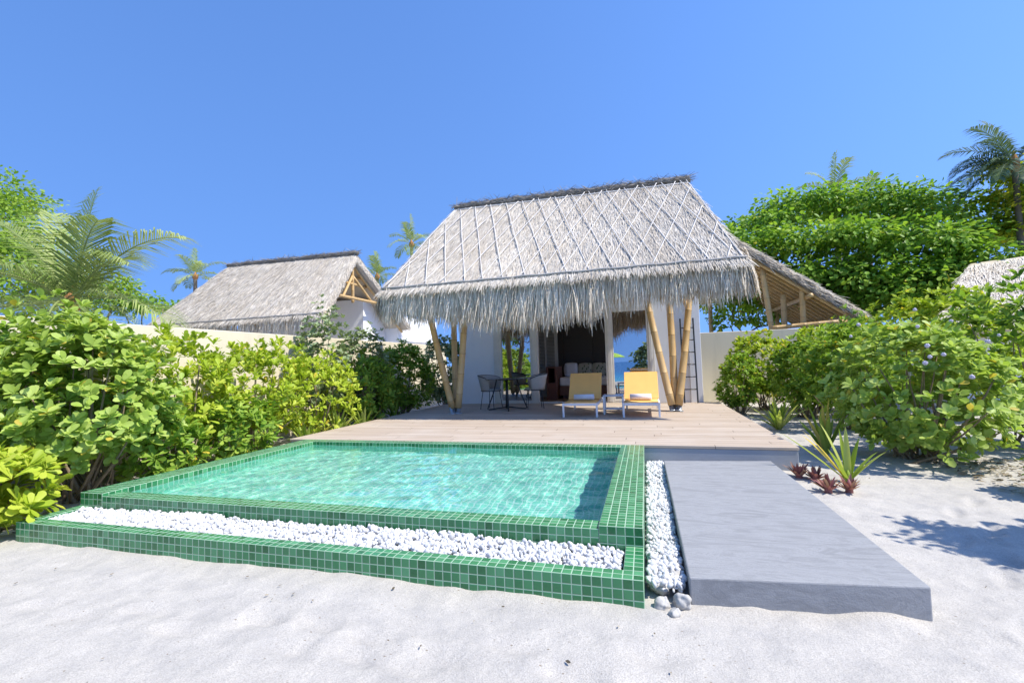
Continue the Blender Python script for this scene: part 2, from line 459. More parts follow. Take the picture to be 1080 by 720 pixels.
def shrub(name, label, x, y, rx, ry, z1, n, L, mat, per=(8,12), tpl=LEAF_OB, z0=-.25, low=-.72, spread=(25,80), stems=16, group=None, vshift=0.0, depth=.4, splay=.7):
    root = thing(name, label, 'shrub', (x, y, z0), 0, group)
    h = z1 - z0
    n = int(n*DENS)
    P, A = shrub_points(n, (0,0,h*.52), (rx*.92, ry*.92, h*.48-L*.25), low=low, depth=depth)
    P[:,2] = np.maximum(P[:,2], .06)
    nl = rng.integers(per[0], per[1]+1, n)
    idx = np.repeat(np.arange(n), nl)
    m = len(idx)
    a = nrm(A*splay + np.array([0,0,.55]) + rng.normal(0,.22,(n,3)))[idx]
    ref = nrm(np.cross(a, rand_dirs(m))); e = np.radians(rng.uniform(spread[0], spread[1], m))
    D = a*np.cos(e)[:,None] + ref*np.sin(e)[:,None]
    Nn = nrm(a*np.sin(e)[:,None] - ref*np.cos(e)[:,None] + rng.normal(0,.15,(m,3)))
    S = L*rng.uniform(.48, 1.2, m)
    pos = P[idx] - a*(rng.random(m)*L*.35)[:,None] + ref*(.04*L)
    base = np.clip(rng.normal(.5, .16, n), .1, .85)[idx]
    var = np.clip(base + rng.normal(0,.14,m) + vshift, 0, .93)
    yl = rng.random(m) < .02; var[yl] = 1.0
    V, Q, T, va = leaves(pos, D, Nn, S, var, tpl, .12)
    arr_mesh('foliage', V, Q, T, va, MT[mat], root)
    b = MB()
    for k in range(stems):
        tip = P[rng.integers(n)]*np.array([.9,.9,.92])
        ba = np.array([rng.normal(0,.12)*rx, rng.normal(0,.12)*ry, -.02])
        mid = ba*.4 + tip*.6; mid[2] = tip[2]*.42; mid += rng.normal(0,.04,3)
        ts = np.linspace(0,1,6)[:,None]
        pts = (1-ts)**2*ba + 2*ts*(1-ts)*mid + ts**2*tip
        b.tube(pts, np.linspace(.017, .005, 6)*rng.uniform(.7,1.3), 6)
    b.build('stem', MT['stem'], root, True)
    return root
def blades(P, D, N, L, W, var, curl, mat, name, parent, seg=5, taper=1.0, sway=0.0):
    """strap leaves: folded strips bending under their weight"""
    n = len(P); D = nrm(D)
    X = nrm(np.cross(D, N)); N = np.cross(X, D)
    ts = np.linspace(0,1,seg+1)
    V = np.zeros((n, seg+1, 3, 3))
    pos = P.copy(); d = D.copy()
    for i,tt in enumerate(ts):
        w = W*(np.sin(np.pi*min(1,(tt*.86+.14))**.8)**.6 if tt<1 else .02)*(1 if taper else 1)
        fold = nrm(np.cross(X, d))
        V[:,i,0] = pos - X*w[:,None]*.5 + fold*(w*.22)[:,None]
        V[:,i,1] = pos
        V[:,i,2] = pos + X*w[:,None]*.5 + fold*(w*.22)[:,None]
        d = nrm(d + np.array([0,0,-1.0])*(curl*tt/seg*2.2)[:,None])
        pos = pos + d*(L/seg)[:,None]
    V = V.reshape(-1,3)
    q = []
    for i in range(seg):
        for k in (0,1):
            q.append((i*3+k, i*3+k+1, (i+1)*3+k+1, (i+1)*3+k))
    q = np.array(q); off = (np.arange(n)*(seg+1)*3)[:,None,None]
    return arr_mesh(name, V, (q[None]+off).reshape(-1,4), None, np.repeat(var,(seg+1)*3), MT[mat], parent)
def strap_plant(name, label, x, y, n, L, W, mat='blade', z0=-.25, el=(35,85), curl=.5, group=None, cat='plant', vm=.5, dirs=None):
    root = thing(name, label, cat, (x, y, z0), 0, group)
    if dirs is None:
        az = np.linspace(0, 2*np.pi, n, endpoint=False)*1.0 + rng.uniform(-.5,.5,n); e = np.radians(rng.uniform(el[0], el[1], n))
    else:
        az = np.radians(np.array([d[0] for d in dirs])); e = np.radians(np.array([d[1] for d in dirs])); n = len(dirs)
    D = np.stack([np.cos(az)*np.cos(e), np.sin(az)*np.cos(e), np.sin(e)], 1)
    N = np.stack([-np.cos(az)*np.sin(e), -np.sin(az)*np.sin(e), np.cos(e)], 1)
    P = np.stack([np.cos(az)*.015, np.sin(az)*.015, np.zeros(n)], 1)
    LL = L*rng.uniform(.65,1.1,n) if dirs is None else L*np.array([d[2] for d in dirs])
    var = np.clip(rng.normal(vm,.2,n),0,.9); var[rng.random(n)<.08] = 1.0
    blades(P, D, N, LL, np.full(n,W)*rng.uniform(.8,1.2,n), var, np.full(n,curl)*rng.uniform(.4,1.4,n), mat, 'leaf_blade', root, 6)
    b = MB(); b.lathe([(.035,-.03),(.03,.03),(.02,.07),(.004,.11)], 8); b.build('stalk', MT['blade' if mat=='blade' else mat], root, True)
    return root
def strands(P, D, N, L, W, var, bend=0.0):
    D = nrm(D); X = nrm(np.cross(D, N)); n = len(P)
    mid = P + D*(L*.55)[:,None] + N*(bend if np.isscalar(bend) else bend[:,None])
    tip = P + D*L[:,None]
    w = W[:,None]*.5
    V = np.stack([P-X*w, P+X*w, mid-X*w*.85, mid+X*w*.85, tip-X*w*.3, tip+X*w*.3], 1).reshape(-1,3)
    q = np.array([(0,1,3,2),(2,3,5,4)]); off=(np.arange(n)*6)[:,None,None]
    return V, (q[None]+off).reshape(-1,4), np.repeat(var,6)

# ------------------------------------------------------------------ trees
def limb_path(a, b, sag, n=7, wob=.08):
    a=np.array(a,float); b=np.array(b,float); t=np.linspace(0,1,n)[:,None]
    m=(a+b)/2+np.array([0,0,sag]); p=(1-t)**2*a+2*t*(1-t)*m+t**2*b
    p[1:-1]+=rng.normal(0,wob,(n-2,3)); return p
def broad_tree(name, label, x, y, trunk_h, clumps, nleaf, L, mat, trunk_r=.22, z0=-.25, lean=(0,0), tpl=LEAF_OB, ntr=1, group=None):
    """clumps: (dx, dy, z, rx, ry, rz) relative to the base"""
    root = thing(name, label, 'tree', (x, y, z0), 0, group)
    b = MB(); top = np.array([lean[0], lean[1], trunk_h])
    for k in range(ntr):
        o = np.array([rng.normal(0,.35),rng.normal(0,.2),0]) if k else np.zeros(3)
        b.tube(limb_path(o+(0,0,-.1), top+o*.5, .0, 8, .05), np.linspace(trunk_r, trunk_r*.6, 8)/(1+.4*k), 9)
    for c in clumps:
        e = np.array(c[:3]) + (0,0,-.1)
        b.tube(limb_path(top*rng.uniform(.7,1), e, -.2, 7, .1), np.linspace(trunk_r*.42, .02, 7), 6)
    b.build('trunk', MT['bark'], root, True)
    vol = np.array([c[3]*c[4]+c[3]*c[5] for c in clumps]); nn = (nleaf*vol/vol.sum()).astype(int)
    Ps, Ds, Ns, Vs = [],[],[],[]
    for c, n in zip(clumps, nn):
        c0=np.array(c[:3]); r=np.array(c[3:6])
        k=max(6,n//42)
        tw=rand_dirs(k); tw[:,2]=np.where(tw[:,2]<-.25,-tw[:,2]*.5,tw[:,2])
        tp=c0+tw*r*(rng.uniform(.55,1.08,(k,1)))
        i=rng.integers(0,k,n)
        loc=rng.normal(0,1,(n,3))*np.array([.26,.26,.13])*min(1.0,r.mean()*.75)*1.1
        p=tp[i]+loc
        dd=nrm(loc+tw[i]*.5*r.mean()*.3+np.array([0,0,-.12])+rng.normal(0,.1,(n,3)))
        N=nrm(np.array([0,0,1.0])+rng.normal(0,.45,(n,3))+tw[i]*.3)
        base=np.clip(rng.normal(.5,.15,k),.1,.85)[i]
        Ps.append(p);Ds.append(dd);Ns.append(N);Vs.append(np.clip(base+rng.normal(0,.13,n),0,.93))
    P=np.concatenate(Ps);D=np.concatenate(Ds);N=np.concatenate(Ns);va=np.concatenate(Vs)
    va[rng.random(len(va))<.008]=1.0
    V,Q,T,vv=leaves(P,D,N,L*rng.uniform(.65,1.2,len(P)),va,tpl,.15)
    arr_mesh('crown',V,Q,T,vv,MT[mat],root)
    return root
def palm(name, label, x, y, h, L, nf=14, leaflets=34, lw=.045, seed=1, mat='palm_leaf', els=None, z0=-.25, group=None, lean=(0,0), trunk_r=.14, azs=None, ll=.30, droop=1.0):
    g=np.random.default_rng(seed)
    root=thing(name,label,'palm tree',(x,y,z0),0,group)
    b=MB(); n=14; t=np.linspace(0,1,n)[:,None]
    pts=t*np.array([lean[0],lean[1],h])+np.array([0,0,-.1])*(1-t)
    rr=np.linspace(trunk_r*1.25,trunk_r*.85,n)*(1+.06*(np.arange(n)%2))
    b.tube(pts,rr,10); b.build('trunk',MT['bark'],root,True)
    top=np.array([lean[0],lean[1],h])
    hb=MB(); hb.lathe([(trunk_r*.8,-.25),(trunk_r*1.5,-.05),(trunk_r*1.3,.12),(trunk_r*.5,.3),(.01,.45)],10,top); hb.build('crown_fibre',MT['fibre'],root,True)
    for k in range(nf):
        az=(k*2.399+g.uniform(-.2,.2)) if azs is None else R(azs[k]); el=R(els[k] if els else 85-100*(k/nf)**.8+g.uniform(-8,8))
        LL=L*g.uniform(.82,1.1); seg=leaflets; lw=lw*1.0
        d=np.array([np.cos(az)*np.cos(el),np.sin(az)*np.cos(el),np.sin(el)]); p=top+d*.1
        side0=np.array([-np.sin(az),np.cos(az),0])
        path=[p.copy()]; ds=[d.copy()]
        for i in range(seg):
            d=d+np.array([0,0,-1])*(1.55*droop/seg)*(.35+1.0*i/seg)*(1.0 if el<1.2 else .7); d/=np.linalg.norm(d)
            p=p+d*LL/seg; path.append(p.copy()); ds.append(d.copy())
        path=np.array(path); ds=np.array(ds)
        m=MB(); m.tube(path[::3],np.linspace(.028,.006,len(path[::3]))*L/3,5,var=.75)
        s=np.arange(4,seg+1); s=np.concatenate([s,s]); sg=np.concatenate([np.ones(len(s)//2),-np.ones(len(s)//2)])
        dd=ds[s]; upv=nrm(np.cross(np.tile(side0,(len(s),1)),dd)); upv*=np.sign(upv[:,2:3]+1e-6)
        f=s/seg
        D=nrm(side0*sg[:,None]*.85+dd*(.45+.6*f)[:,None]+upv*.22+g.normal(0,.07,(len(s),3)))
        ln=ll*L*(np.sin(np.pi*(.12+.80*f))**.7)*g.uniform(.85,1.1,len(s))
        P0=path[s]; tip_d=nrm(D+np.array([0,0,-.75])); X=nrm(np.cross(D,upv)); w=(lw*L/3)*np.ones(len(s))
        mid=P0+D*(ln*.55)[:,None]; tip=mid+tip_d*(ln*.5)[:,None]
        V=np.stack([P0-X*w[:,None]*.3,P0+X*w[:,None]*.3,mid-X*w[:,None]*.5,mid+X*w[:,None]*.5,tip],1).reshape(-1,3)
        off=np.arange(len(s))*5
        Fq=[[o,o+1,o+3,o+2] for o in off]+[[o+2,o+3,o+4] for o in off]
        v0=np.clip(g.normal(.5 if k>2 else .65,.15),0,.9)
        va=np.clip(np.repeat(v0+g.normal(0,.1,len(s)),5),0,.95)
        m.add(V,Fq,None,va)
        m.build('frond',MT[mat],root,False)
    return root

# ------------------------------------------------------------------ camera (calibrated from the photograph's vanishing lines)
F_PX, YAW, PITCH, ROLL = 491.44, R(15.8616), R(2.7203), R(-1.7856)
_f0 = np.array([-math.sin(YAW), math.cos(YAW), 0]); _r0 = np.array([math.cos(YAW), math.sin(YAW), 0]); _u0 = np.array([0, 0, 1.0])
_fw = _f0*math.cos(PITCH) + _u0*math.sin(PITCH); _up = _u0*math.cos(PITCH) - _f0*math.sin(PITCH)
CR = _r0*math.cos(ROLL) + _up*math.sin(ROLL); CU = _up*math.cos(ROLL) - _r0*math.sin(ROLL)
CAMP = np.array([0, 0, 1.0])
def at(px, py, Y):
    """world point at depth Y for a point of the 1080x720 photograph"""
    d = _fw + CR*(px-540)/F_PX + CU*(360-py)/F_PX
    return CAMP + d*(Y/d[1])
cam = bpy.data.cameras.new('camera'); camo = bpy.data.objects.new('camera', cam); COL.objects.link(camo)
cam.sensor_width = 36; cam.sensor_fit = 'HORIZONTAL'; cam.lens = F_PX/30.0; cam.clip_start = .02; cam.clip_end = 2000
Mx = Matrix.Identity(4)
for i in range(3):
    Mx[i][0], Mx[i][1], Mx[i][2], Mx[i][3] = CR[i], CU[i], -_fw[i], CAMP[i]
camo.matrix_world = Mx
scene.camera = camo

# ------------------------------------------------------------------ light
SUN_EL, SUN_AZ = R(54.5), R(-8)
S = Vector((math.cos(SUN_EL)*math.cos(SUN_AZ), math.cos(SUN_EL)*math.sin(SUN_AZ), math.sin(SUN_EL)))
sl = bpy.data.lights.new('sun', 'SUN'); sl.energy = 4.55; sl.angle = R(.53); sl.color = (1, .95, .86)
so = bpy.data.objects.new('sun', sl); COL.objects.link(so); so.rotation_euler = S.to_track_quat('Z', 'Y').to_euler(); so.location = (20, -3, 30)
w = bpy.data.worlds.new('World'); scene.world = w; w.use_nodes = True
nt = w.node_tree; nt.nodes.clear()
sky = nt.nodes.new('ShaderNodeTexSky'); sky.sky_type = 'NISHITA'; sky.sun_disc = False
sky.sun_elevation = SUN_EL; sky.sun_rotation = R(90) - SUN_AZ; sky.air_density = 1.0; sky.dust_density = 0.2; sky.ozone_density = 2.5; sky.altitude = 0
bg = nt.nodes.new('ShaderNodeBackground'); bg.inputs['Strength'].default_value = .15
wo = nt.nodes.new('ShaderNodeOutputWorld')
tc = nt.nodes.new('ShaderNodeTexCoord'); sx = nt.nodes.new('ShaderNodeSeparateXYZ'); cxn = nt.nodes.new('ShaderNodeCombineXYZ'); ma = nt.nodes.new('ShaderNodeMath'); ma.operation = 'MULTIPLY_ADD'
ma.inputs[1].default_value = .45; ma.inputs[2].default_value = .46
nn = nt.nodes.new('ShaderNodeVectorMath'); nn.operation = 'NORMALIZE'
nt.links.new(tc.outputs['Generated'], sx.inputs[0]); nt.links.new(sx.outputs[0], cxn.inputs[0]); nt.links.new(sx.outputs[1], cxn.inputs[1]); nt.links.new(sx.outputs[2], ma.inputs[0]); nt.links.new(ma.outputs[0], cxn.inputs[2])
nt.links.new(cxn.outputs[0], nn.inputs[0]); nt.links.new(nn.outputs[0], sky.inputs['Vector'] if 'Vector' in sky.inputs else sky.inputs[0])
hs = nt.nodes.new('ShaderNodeHueSaturation'); hs.inputs['Saturation'].default_value = 1.2; hs.inputs['Value'].default_value = 1.42; hs.inputs['Hue'].default_value = .5085; nt.links.new(sky.outputs[0], hs.inputs['Color']); nt.links.new(hs.outputs[0], bg.inputs[0]); nt.links.new(bg.outputs[0], wo.inputs[0])
scene.view_settings.view_transform = 'Standard'; scene.view_settings.look = 'None'; scene.view_settings.exposure = 0.53; scene.view_settings.gamma = 1
scene.render.engine = 'CYCLES'
cy = scene.cycles; cy.use_denoising = True; cy.max_bounces = 8; cy.transparent_max_bounces = 8; cy.transmission_bounces = 6
cy.sample_clamp_indirect = 6.0; cy.caustics_reflective = False; cy.caustics_refractive = True
try: cy.denoiser = 'OPENIMAGEDENOISE'
except Exception: pass

def keep(root):
    """children were modelled in world coordinates"""
    inv = Matrix.Translation(root.location).inverted()
    for c in root.children: c.matrix_parent_inverse = inv
    return root
def structure(o): o['kind'] = 'structure'; return o
def stuff(o, label, cat): o['kind'] = 'stuff'; return tag(o, label, cat)

# ------------------------------------------------------------------ ground, sea
def vnoise(x, y, s, seed):
    g = np.random.default_rng(seed).random((64, 64)); x = x/s; y = y/s
    i = np.floor(x).astype(int); j = np.floor(y).astype(int); fx = x-i; fy = y-j
    fx = fx*fx*(3-2*fx); fy = fy*fy*(3-2*fy)
    a = g[i % 64, j % 64]; b = g[(i+1) % 64, j % 64]; c = g[i % 64, (j+1) % 64]; d = g[(i+1) % 64, (j+1) % 64]
    return (a*(1-fx)+b*fx)*(1-fy) + (c*(1-fx)+d*fx)*fy - .5
xs = np.concatenate([-np.geomspace(400, 7.5, 26), np.arange(-7.4, -5, .1), np.linspace(-5, -4.7, 4)[:-1], np.linspace(-4.7, -.12, 130), np.arange(-.08, 4.6, .03), np.geomspace(4.7, 400, 28)])
ys = np.concatenate([-np.geomspace(600, 18, 12), -np.linspace(17, 1.6, 20), np.arange(-1.5, 2.96, .04), np.linspace(2.98, 5.66, 60), np.arange(5.7, 9, .05), np.arange(9.1, 15, .2), np.geomspace(15.3, 600, 24)])
XX, YY = np.meshgrid(xs, ys)
ZZ = -.262 + .035*vnoise(XX, YY, 1.7, 1) + .02*vnoise(XX, YY, .55, 2) + .013*vnoise(XX, YY, .21, 3) + .009*vnoise(XX, YY, .09, 4)
def drift(x0,x1,y0,y1,hh,wd):
    dx=np.maximum(np.maximum(x0-XX,XX-x1),0); dy=np.maximum(np.maximum(y0-YY,YY-y1),0); d=np.hypot(dx,dy)
    return hh*np.exp(-(d/wd)**2)
edge_n = np.clip(.55+1.5*vnoise(XX,YY,.33,8)+.9*vnoise(XX,YY,.12,9),0,1.6)
ZZ += drift(.17,1.25,2.62,5.5,.028,.07)*edge_n + drift(-4.78,-.06,2.485,5.72,.022,.06)*edge_n*(XX<0.02) + drift(1.2,1.557,5.72,11.3,.03,.10)*edge_n
fg = np.random.default_rng(5)
def footprint(x,y,a):
    global ZZ
    c,s_=np.cos(a),np.sin(a); u=(XX-x)*c+(YY-y)*s_; v=-(XX-x)*s_+(YY-y)*c
    r=np.sqrt((u/.135)**2+(v/.052)**2)
    ZZ += np.where(r<1.9, -.017*np.exp(-r**4)+.007*np.exp(-((r-1.35)/.28)**2), 0)
for (x0,y0,a,k) in ((1.55,2.3,R(70),9),(2.6,2.0,R(105),8),(-3.6,1.75,R(4),13),(-1.9,2.05,R(-12),8),(1.9,7.2,R(85),5)):
    for q in range(k):
        sd=.085*(1 if q%2 else -1); footprint(x0+.33*q*np.cos(a)-sd*np.sin(a)+fg.normal(0,.03), y0+.33*q*np.sin(a)+sd*np.cos(a)+fg.normal(0,.03), a+fg.normal(0,.12))
ZZ -= np.clip((-YY-6)/11, 0, 1)**1.3*1.5
nx, ny = len(xs), len(ys)
ii, jj = np.meshgrid(np.arange(nx-1), np.arange(ny-1))
cx = (xs[:-1]+xs[1:])/2; cyy = (ys[:-1]+ys[1:])/2
hole = ((cx[None,:] > -4.69) & (cx[None,:] < -.13)) & ((cyy[:,None] > 3.0) & (cyy[:,None] < 5.64))
sel = ~hole
i_, j_ = ii[sel], jj[sel]
Q = np.stack([j_*nx+i_, j_*nx+i_+1, (j_+1)*nx+i_+1, (j_+1)*nx+i_], 1)
structure(arr_mesh('sand', np.stack([XX, YY, ZZ], -1).reshape(-1, 3), Q, None, None, MT['sand']))
V = np.array([(-600,-600,-1.25), (600,-600,-1.25), (600,-16.6,-1.25), (-600,-16.6,-1.25)], float)
structure(arr_mesh('sea', V, np.array([[0,1,2,3]]), None, None, MT['sea'], None, False))

# ------------------------------------------------------------------ deck, walkway
DX0, DX1, DY0, DY1 = -5.06, 1.557, 5.726, 11.34
m = MB(); m.box(DX0, DX1, DY0, DY1, -.032, 0); structure(m.build('deck', MT['deck'], None, False, .004))
m = MB(); m.box(DX0+.012, DX1-.008, DY0+.006, DY1, -.36, -.034); structure(m.build('deck_base', MT['fascia'], None, False, .006))
m = MB()
top = [(.168,2.58), (1.257,2.71), (1.240,5.57), (.150,5.44)]
V = [(x,y,-.4) for x,y in top] + [(x,y,-.118) for x,y in top]
m.add(V, [[3,2,1,0],[4,5,6,7],[0,1,5,4],[1,2,6,5],[2,3,7,6],[3,0,4,7]])
structure(m.build('walkway', MT['concrete'], None, False, .008))

# ------------------------------------------------------------------ pool
P_ = .0525
pool = thing('swimming_pool', 'raised plunge pool covered in small green mosaic tiles in front of the deck', 'pool', (-2.4, 4.3, -.3))
PX0, PX1, PY0, PY1 = -4.78, -.0550, 2.9175, 5.72
ix0, ix1, iy0, iy1 = PX0+5*P_, PX1-5*P_, PY0+3*P_, PY1-3*P_
m = MB()
m.box(PX0, ix0, PY0, PY1, -18*P_, 0); m.box(ix1, PX1, PY0, PY1, -18*P_, 0)
m.box(ix0, ix1, iy1, PY1, -18*P_, 0)
m.build('tiled_wall', MT['tile'], pool, False, .003)
m = MB(); m.box(ix0+.001, ix1-.001, PY0+.001, iy0, -18*P_-.02, -.022); m.build('overflow_edge', MT['tile'], pool, False, .003)
m = MB(); zt = -.062
m.box(ix0, ix0+.006, iy0, iy1, -.42, zt); m.box(ix1-.006, ix1, iy0, iy1, -.42, zt); m.box(ix0+.006, ix1-.006, iy1-.006, iy1, -.42, zt); m.box(ix0+.006, ix1-.006, iy0, iy0+.006, -.42, zt)
m.box(ix0, ix1, iy0, iy1, -.50, -.421)
liner = m.build('pool_lining', MT['pool_tile'], pool)
m = MB(); TY0 = 2.485; tz = -.112
m.box(PX0, PX1, TY0, TY0+2*P_, tz-6*P_, tz); m.box(PX1-2*P_, PX1, TY0+2*P_+.0005, PY0-.0005, tz-6*P_, tz-.0004); m.box(PX0, PX0+2*P_, TY0+2*P_+.0005, PY0-.0005, tz-6*P_, tz-.0004)
m.build('trough_wall', MT['tile'], pool, False, .003)
keep(pool)
gx = np.linspace(ix0+.003, ix1-.003, 420); gy = np.linspace(iy0+.003, iy1-.003, 250); GX, GY = np.meshgrid(gx, gy)
GZ = np.zeros_like(GX); g = np.random.default_rng(11)
for k in range(34):
    lam = g.uniform(.10, .55); a = g.normal(.2, .9); ph = g.uniform(0, 6.28)
    GZ += .00095*(lam/.35)**1.2*np.sin((GX*np.cos(a)+GY*np.sin(a))*6.283/lam + ph + .6*np.sin(GX*1.3+GY*1.9+ph))
GZ = -.046 + GZ*.75
n1, n2 = len(gx), len(gy); a, b = np.meshgrid(np.arange(n1-1), np.arange(n2-1)); a = a.ravel(); b = b.ravel()
water = structure(arr_mesh('pool_water', np.stack([GX,GY,GZ],-1).reshape(-1,3), np.stack([b*n1+a, b*n1+a+1, (b+1)*n1+a+1, (b+1)*n1+a],1), None, None, MT['water']))
water.cycles.is_caustics_caster = True
liner.cycles.is_caustics_receiver = True
sl.cycles.is_caustics_light = True

# ------------------------------------------------------------------ pebbles
import bmesh
bm = bmesh.new(); bmesh.ops.create_icosphere(bm, subdivisions=2, radius=1.0)
ICO_V = np.array([v.co[:] for v in bm.verts]); ICO_F = np.array([[v.index for v in f.verts] for f in bm.faces]); bm.free()
bm = bmesh.new(); bmesh.ops.create_icosphere(bm, subdivisions=4, radius=1.0)
ICO3_V = np.array([v.co[:] for v in bm.verts]); ICO3_F = np.array([[v.index for v in f.verts] for f in bm.faces]); bm.free()
def pebbles(name, label, P, S, var, mat='pebble'):
    n = len(P); VV = []
    A = rand_dirs(n); B = nrm(np.cross(A, rand_dirs(n))); C = np.cross(A, B)
    sc = np.stack([S*rng.uniform(1.0,1.45,n), S*rng.uniform(.8,1.1,n), S*rng.uniform(.55,.85,n)], 1)
    amp = rng.normal(0, .11, (n, 3)); fr = rng.uniform(1.5, 3, (n,3))
    L = np.repeat(ICO_V[None], n, 0)
    wob = 1 + (amp[:,None,:]*np.sin(L*fr[:,None,:]*1.0 + fr[:,None,::-1]*5)).sum(-1)
    L = L*wob[:,:,None]*sc[:,None,:]
    V = P[:,None,:] + L[:,:,0:1]*A[:,None] + L[:,:,1:2]*B[:,None] + L[:,:,2:3]*C[:,None]
    F = (ICO_F[None] + (np.arange(n)*len(ICO_V))[:,None,None]).reshape(-1,3)
    o = arr_mesh(name, V.reshape(-1,3), None, F, np.repeat(var, len(ICO_V)), MT[mat])
    return stuff(o, label, 'pebbles')
def bed(x0, x1, y0, y1, zf, s0, s1, dens):
    n = int((x1-x0)*(y1-y0)/((s0+s1)**2)*dens); P = np.zeros((n,3))
    P[:,0] = rng.uniform(x0,x1,n); P[:,1] = rng.uniform(y0,y1,n); P[:,2] = zf(P[:,0],P[:,1]) + rng.uniform(-.02,.012,n)
    return P, rng.uniform(s0,s1,n), np.clip(rng.normal(.6,.25,n),0,1)
P,S_,v = bed(PX0+2*P_+.02, PX1-2*P_-.02, TY0+2*P_+.015, PY0-.02, lambda x,y: -.140+.022*np.clip((y-2.6)/.3,0,1)+.008*np.sin(x*3.1)+.006*np.sin(x*9), .008, .019, 3.4)
pebbles('white_pebbles', 'white pebbles filling the narrow trough along the front of the pool', P, S_, v)
P,S_,v = bed(PX1+.02, .150, 2.6, 5.70, lambda x,y: -.19+.012*np.sin(y*5)+0*x, .008, .020, 3.4)
pebbles('white_gravel', 'white pebble strip between the green pool wall and the grey walkway', P, S_, v)
for k,(x,y,z,s,lb) in enumerate([(.025,2.66,-.22,.058,'pale rounded rock against the pool corner at the near end of the pebble strip'),
        (.118,2.78,-.205,.056,'pale rock touching the walkway edge, farther up the pebble strip'),
        (.125,2.56,-.235,.060,'grey white rock beside the front corner of the walkway'),
        (.035,2.53,-.245,.050,'small grey rock between the pool corner and the walkway corner'),
        (.085,2.47,-.262,.036,'smallest half buried rock in the sand at the tip of the pebble strip'),
        (.02,2.80,-.205,.044,'white stone beside the pool wall just behind the larger rocks')]):
    b = MB(); nz_ = .16*np.sin(ICO3_V*2.3+k*2.1).sum(1,keepdims=True)*.6 + .07*np.sin(ICO3_V[:,[1,2,0]]*5.3+k).sum(1,keepdims=True) + .03*np.sin(ICO3_V[:,[2,0,1]]*12+k*3).sum(1,keepdims=True)
    b.add(ICO3_V*(1+nz_)*np.array([1.2,.95,.8])*s*.8, ICO3_F)
    o = b.build('rock', MT['rock'], None, True); o.location = (x,y,z); o.rotation_euler = (k*.7,k*.4,k*1.3)
    tag(o, lb, 'rock', 'rocks at the end of the pebble strip')

# ------------------------------------------------------------------ thatch roofs
def lerp(a, b, t): return a + (b-a)*t
def slab(mb, A, B, C, D, th, nu=36, nv=14, amp=.03, seed=0):
    """A,B upper edge left/right, C,D lower edge right/left; thick straw slab"""
    A,B,C,D = map(lambda p: np.array(p,float), (A,B,C,D))
    N = nrm(np.cross(D-A, B-A)); N = N if N[2] > 0 else -N
    u = np.linspace(0,1,nu); v = np.linspace(0,1,nv); U,Vv = np.meshgrid(u,v)
    T = ((A*(1-U[...,None])+B*U[...,None])*(1-Vv[...,None]) + (D*(1-U[...,None])+C*U[...,None])*Vv[...,None])
    nz = vnoise(T[...,0]+seed*7.3, T[...,1]*1.7+T[...,2], .5, 21+seed)*2*amp
    top = T + N*nz[...,None]; bot = T - N*th
    V = np.concatenate([top.reshape(-1,3), bot.reshape(-1,3)]); o = nu*nv; F = []
    for j in range(nv-1):
        for i in range(nu-1):
            k = j*nu+i
            F.append([k,k+nu,k+nu+1,k+1]); F.append([o+k,o+k+1,o+k+nu+1,o+k+nu])
    for i in range(nu-1):
        F.append([i,i+1,o+i+1,o+i]); k=(nv-1)*nu+i; F.append([k+1,k,o+k,o+k+1])
    for j in range(nv-1):
        k=j*nu; F.append([k+nu,k,o+k,o+k+nu]); k=j*nu+nu-1; F.append([k,k+nu,o+k+nu,o+k])
    mb.add(V, F, None, .4)
    return N
def slope_strands(A,B,C,D,N,n,L,W,jit=.17,lift=.018):
    A,B,C,D = map(lambda p: np.array(p,float), (A,B,C,D))
    u = rng.random(n)[:,None]; v = rng.random(n)[:,None]**.9
    P = (A*(1-u)+B*u)*(1-v)+(D*(1-u)+C*u)*v
    dn = nrm((D*(1-u)+C*u)-(A*(1-u)+B*u)); sd = nrm(np.cross(dn, N))
    Dd = nrm(dn + sd*rng.normal(0,jit,(n,1)) + N*rng.normal(.015,.03,(n,1)))
    P = P + N*rng.uniform(.0,lift,(n,1))
    return strands(P, Dd, np.repeat(N[None],n,0)+rng.normal(0,.25,(n,3)), rng.uniform(L*.6,L*1.2,n), rng.uniform(W*.6,W*1.3,n), np.clip(rng.normal(.62,.22,n),0,1), rng.uniform(.0,.02,n))
def cat(parts):
    V=[];Q=[];va=[];o=0
    for v,q,a in parts:
        V.append(v);Q.append(q+o);va.append(a);o+=len(v)
    return np.concatenate(V),np.concatenate(Q),np.concatenate(va)
def ridge_cap(p0, p1, r, name, parent, seed=0, n=46):
    g=np.random.default_rng(seed); p0=np.array(p0,float);p1=np.array(p1,float)
    t=np.linspace(0,1,n)[:,None]; pts=lerp(p0,p1,t); pts[:,2]+=g.normal(0,.022,n)
    m=MB(); m.tube(pts, r*(1+g.normal(0,.13,n)), 9, var=.3)
    o=m.build(name, MT['ridge'], parent, True)
    k=int(np.linalg.norm(p1-p0)*330); u=g.random(k)[:,None]; ax=nrm(p1-p0); a=g.uniform(-.4,math.pi+.4,k)
    pr=nrm(np.cross(ax,[0,0,1.0])); nrmv=pr[None]*np.cos(a)[:,None]+np.array([0,0,1.0])*np.sin(a)[:,None]
    P=lerp(p0,p1,u)+nrmv*r*.95; D=nrm(ax[None]*g.choice([-1,1],k)[:,None]+g.normal(0,.35,(k,3)))
    V,Q,va=strands(P,D,nrmv,g.uniform(.1,.25,k),g.uniform(.008,.016,k),np.clip(g.normal(.5,.3,k),0,1),.012)
    arr_mesh('loose_straw',V,Q,None,va,MT['ridge'],o,False)
    return o
